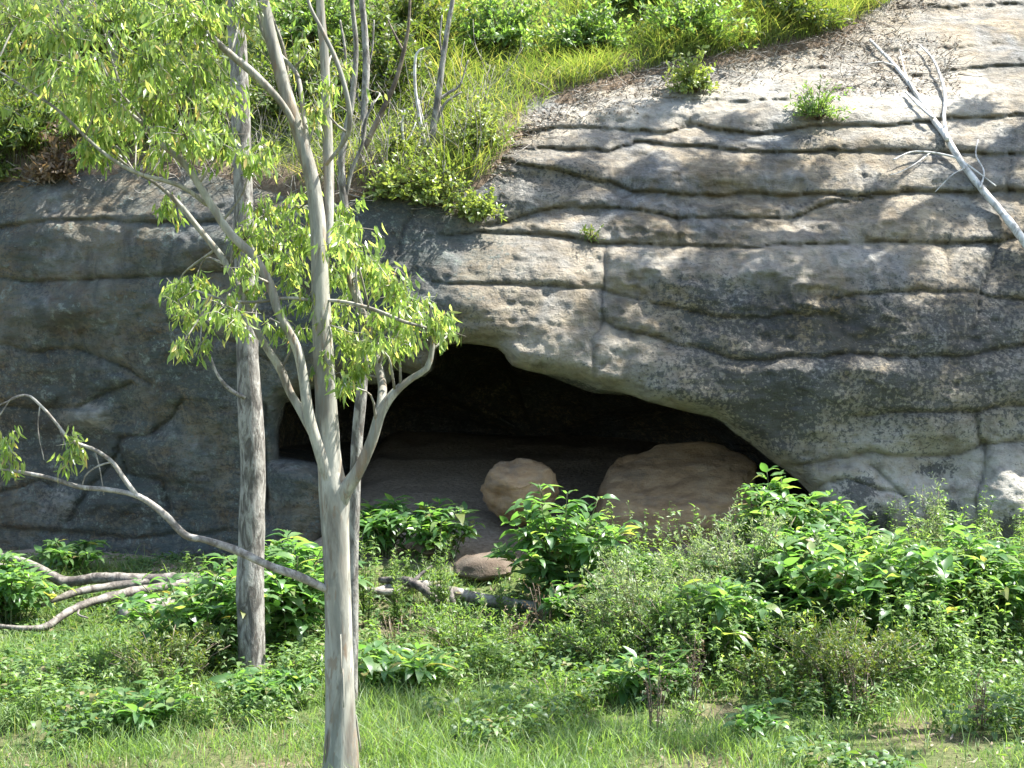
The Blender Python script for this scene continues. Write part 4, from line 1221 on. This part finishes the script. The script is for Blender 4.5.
HB = [('olive shrub at the far top left corner', 10, 70, 130, 80, 110, 'olive_leaf'), ('dark olive shrub over the left cliff rim', 30, 150, 120, 70, 100, 'olive_leaf'), ('olive shrub behind the gum foliage mass', 120, 140, 130, 80, 110, 'olive_leaf'),
      ('tall green shrub behind the top of the gum foliage', 110, 50, 150, 90, 130, 'bright_leaf'), ('olive shrub behind the rough-barked trunk', 210, 120, 130, 80, 110, 'olive_leaf'), ('green shrub high up beside the rough-barked trunk', 210, 30, 140, 80, 120, 'bright_leaf'),
      ('olive scrub behind the pale gum stems', 300, 120, 120, 80, 100, 'olive_leaf'), ('light green scrub high behind the pale gum stems', 320, 45, 140, 80, 120, 'bright_leaf'), ('olive scrub around the tallest grey sapling', 385, 100, 120, 80, 100, 'olive_leaf'),
      ('light scrub between the two clifftop saplings', 405, 40, 130, 70, 110, 'olive_leaf'), ('fresh green shrub on the grassy hill top centre', 500, 50, 110, 70, 110, 'bright_leaf'), ('bright rounded shrub in the long grass', 585, 50, 90, 50, 90, 'bright_leaf'),
      ('leafy green shrub above the round rim bush', 690, 45, 120, 56, 110, 'bright_leaf'), ('olive brush at the upper right end of the grass', 790, 28, 110, 50, 90, 'olive_leaf'), ('bright green shrub at the top edge right of centre', 640, 10, 130, 60, 110, 'bright_leaf'),
      ('green shrub at the top edge above the olive brush', 760, 0, 120, 50, 90, 'bright_leaf'), ('dark shrub at the left rim below the olive corner shrub', -20, 185, 90, 60, 70, 'olive_leaf'), ('dry twiggy shrub hanging over the left rim', 62, 182, 70, 50, 40, 'dry_leaf')]
for (lab, u, v, w, h, n, mat) in HB:
    bush(lab, u, v, w, h, n, mat, (.09, .16), GH, 'hill_shrub', 20, .34, -.02, False)

# ------------------------------------------------------------------ stuff: grass, ground cover, litter
def stuff(name, label, mb, mat, smooth=True):
    o = mb.build(name, mat, None, smooth)
    return tag(o, label, name.replace('_', ' '), kind='stuff')

def ground_scatter(n, y0, y1, seed):
    r = np.random.default_rng(seed)
    y = y0 + (y1 - y0) * r.uniform(0, 1, n) ** 1.15
    x = r.uniform(-1, 1, n) * (y * .366 + 1.2)
    return x, y
def keep_open(x, y):
    c = sstep(-3.4, -2.4, x) * (1 - sstep(4.0, 4.6, x))
    lim = 19.9 - 1.5 * c + 1.3 * sstep(-3.2, -4.2, x)
    return y < lim

x, y = ground_scatter(140000, 9.6, 20.5, 1)
W = np.stack([x, y, x * 0], -1)
dn = fbm(W * .9, 3, 111)
k = keep_open(x, y) & (rng.uniform(0, 1, len(x)) < .7 + .6 * dn)
x, y, dn = x[k], y[k], dn[k]
mb = MB()
Pg = np.stack([x, y, gz(x, y) - .01], -1)
blades(mb, Pg, rng.uniform(.07, .25, len(x)) * (1 + .6 * dn), rng.uniform(.005, .010, len(x)), rng.uniform(.2, 1.1, len(x)))
k2 = rng.uniform(0, 1, len(x)) < .035
blades(mb, Pg[k2], rng.uniform(.2, .42, k2.sum()), rng.uniform(.006, .012, k2.sum()), rng.uniform(.3, .9, k2.sum()))
stuff('grass', 'short sunlit green grass over the foreground slope', mb, M['grass'])

x, y = ground_scatter(11000, 10.0, 21.0, 2)
W = np.stack([x, y, x * 0], -1)
dn = fbm(W * .8, 3, 121)
k = keep_open(x, y) & (dn + .5 * sstep(13, 17, y) - .35 * (1 - sstep(11.5, 13.5, y)) > .3)
x, y = x[k], y[k]
mb = MB()
for j in range(7):
    n = len(x); ph = rng.uniform(0, 6.28, n)
    h = rng.uniform(.02, .3, n) * np.where((x < -2.6) & (y > 15.0) | ((x > -2.0) & (x < .45) & (y > 16.0)), .4, 1)
    P = np.stack([x, y, gz(x, y) + h], -1) + rng.normal(0, .05, (n, 3)) * np.array([1, 1, .2])
    D = np.stack([np.cos(ph), np.sin(ph), rng.uniform(-.1, .7, n)], -1)
    L = rng.uniform(.05, .12, n)
    leaves(mb, P, D, np.tile([0, 0, 1.0], (n, 1)) + rng.normal(0, .3, (n, 3)), L, L * .5, rng.uniform(.2, .9, n), 2, .2)
stuff('ground_cover', 'low leafy weeds carpeting the bank under the shrubs', mb, M['cover_leaf'])

x, y = ground_scatter(3000, 12.6, 19.4, 3)
dn = fbm(np.stack([x, y, x * 0], -1) * .7, 3, 141)
wood = ((x < -2.6) & (y > 15.0) & (y < 18.9)) | ((x > -2.0) & (x < .45) & (y > 16.0) & (y < 18.0)) | (np.hypot(x + 2.7, y - 14.2) < .55)
k = keep_open(x, y) & (dn + .35 * sstep(13, 16, y) > .05) & ~wood
x, y = x[k], y[k]
mb = MB()
for a, b_ in zip(x, y):
    p0 = np.array([a, b_, float(gz(a, b_))]); h = rng.uniform(.15, .5) * (1 + 1.5 * float(sstep(.3, 1.2, a) * sstep(13.4, 14.6, b_)))
    tip = p0 + np.array([rng.normal(0, .12) * h, rng.normal(0, .12) * h, h])
    tube(mb, [p0, tip], [.004, .002], 3, 1, cap=False)
    c = int(12 + h * 34)
    t = rng.uniform(.1, 1, (c, 1)); ph = rng.uniform(0, 6.28, c)
    D = np.stack([np.cos(ph), np.sin(ph), rng.uniform(-.1, .9, c)], -1)
    Lc = rng.uniform(.04, .1, c) * rng.uniform(.8, 1.3)
    leaves(mb, p0 + (tip - p0) * t + rng.normal(0, .02, (c, 3)), D, np.stack([-np.cos(ph) * .4, -np.sin(ph) * .4, np.ones(c)], -1) + rng.normal(0, .3, (c, 3)), Lc, Lc * rng.uniform(.22, .45), rng.uniform(.1, .9, c), 2, .2)
stuff('undergrowth', 'mixed knee-high green weeds filling the bank between the shrubs', mb, M['bright_leaf'])

r = np.random.default_rng(5)
def hill_scatter(n, lo, hi, umin=-60, umax=930):
    u = r.uniform(umin, umax, n)
    t = r.uniform(0, 1, n)
    v = rim(u) - lo - t * (rim(u) - lo + hi)
    return u, v
u, v = hill_scatter(85000, 8, 60)
W = ray(u, v, 22.0)
dn = fbm(W * .7, 3, 131)
dens = np.where(u > 440, 1.0, .16) * (1 - .75 * sstep(830, 920, u))
k = r.uniform(0, 1, len(u)) < np.clip(dens * (.75 + .6 * dn), .05, 1)
u, v, dn = u[k], v[k], dn[k]
P = ray(u, v, hill_Y(u, v) + .02)
mb = MB()
blades(mb, P, rng.uniform(.2, .62, len(u)) * (1 + .6 * dn), rng.uniform(.008, .017, len(u)), rng.uniform(.5, 1.6, len(u)), yaw=rng.normal(-1.57, 1.1, len(u)))
stuff('hill_grass', 'long bright green grass hanging down the hillside', mb, M['hill_grass'])

# dead twigs and fallen leaves along the bare rim
mb = MB(); ml = MB()
n = 420
u = np.concatenate([r.uniform(500, 930, 420), r.uniform(0, 480, 420), r.uniform(830, 960, 120)])
v = rim(u) + r.normal(4, 12, len(u)); v[-120:] = r.uniform(38, 92, 120); v[520:840] = rim(u[520:840]) - r.uniform(5, 110, 320)
Yc = np.minimum(cliff_Y(u[None], v[None])[0][0], hill_Y(u, v)) - .03
P0 = ray(u, v, Yc)
for p in P0:
    a = r.uniform(0, 6.28); l = r.uniform(.12, .6)
    d = np.array([math.cos(a), math.sin(a) * .6 - .1, r.uniform(-.2, .55)]) * l
    m_ = p + d * .5 + r.normal(0, .05, 3)
    rr = r.uniform(.003, .009)
    tube(mb, [p, m_, p + d], [rr, rr * .8, rr * .4], 4, .15)
for q in range(330):
    uu = r.uniform(150, 500); vv = rim(uu) - r.uniform(-4, 95)
    p = hpt(uu, vv, -.02)
    l = r.uniform(.3, 1.5)
    d = np.array([r.normal(0, .4), r.normal(-.1, .2), 1.0]) * l * .8
    rr = r.uniform(.003, .009)
    b2 = p + d * .55 + r.normal(0, .07, 3) * l
    tube(mb, [p, b2, p + d], [rr, rr * .8, rr * .3], 4, .2)
    tube(mb, [b2, b2 + np.array([r.normal(0, .3), r.normal(0, .2), .35]) * l * .6], [rr * .6, rr * .25], 3, .3)
n = 5500
u = r.uniform(490, 940, n); v = rim(u) + r.normal(4, 11, n)
k = r.uniform(0, 1, n) < .3; u[k] = r.uniform(820, 960, k.sum()); v[k] = r.uniform(35, 95, k.sum())
Yc = np.minimum(cliff_Y(u[None], v[None])[0][0], hill_Y(u, v)) - .015
ll = rng.uniform(.03, .085, n)
leaves(ml, ray(u, v, Yc), rdir(n) * np.array([1, 1, .5]), rdir(n, 1.2), ll, ll * .35, rng.uniform(-.5, .9, n), 2, .2)
x, y = ground_scatter(2600, 10.0, 18.5, 9)
ll = rng.uniform(.04, .1, len(x))
leaves(ml, np.stack([x, y, gz(x, y) + rng.uniform(.0, .06, len(x))], -1), rdir(len(x)) * np.array([1, 1, .5]), rdir(len(x), 1.2), ll, ll * .3, rng.uniform(-.5, .9, len(x)), 2, .2)
stuff('leaf_litter', 'brown fallen leaves lying on the cliff rim and over the weedy bank', ml, M['litter'])
stuff('twig_litter', 'grey dead twigs and bare sticks along the cliff rim', mb, M['dead_wood'])
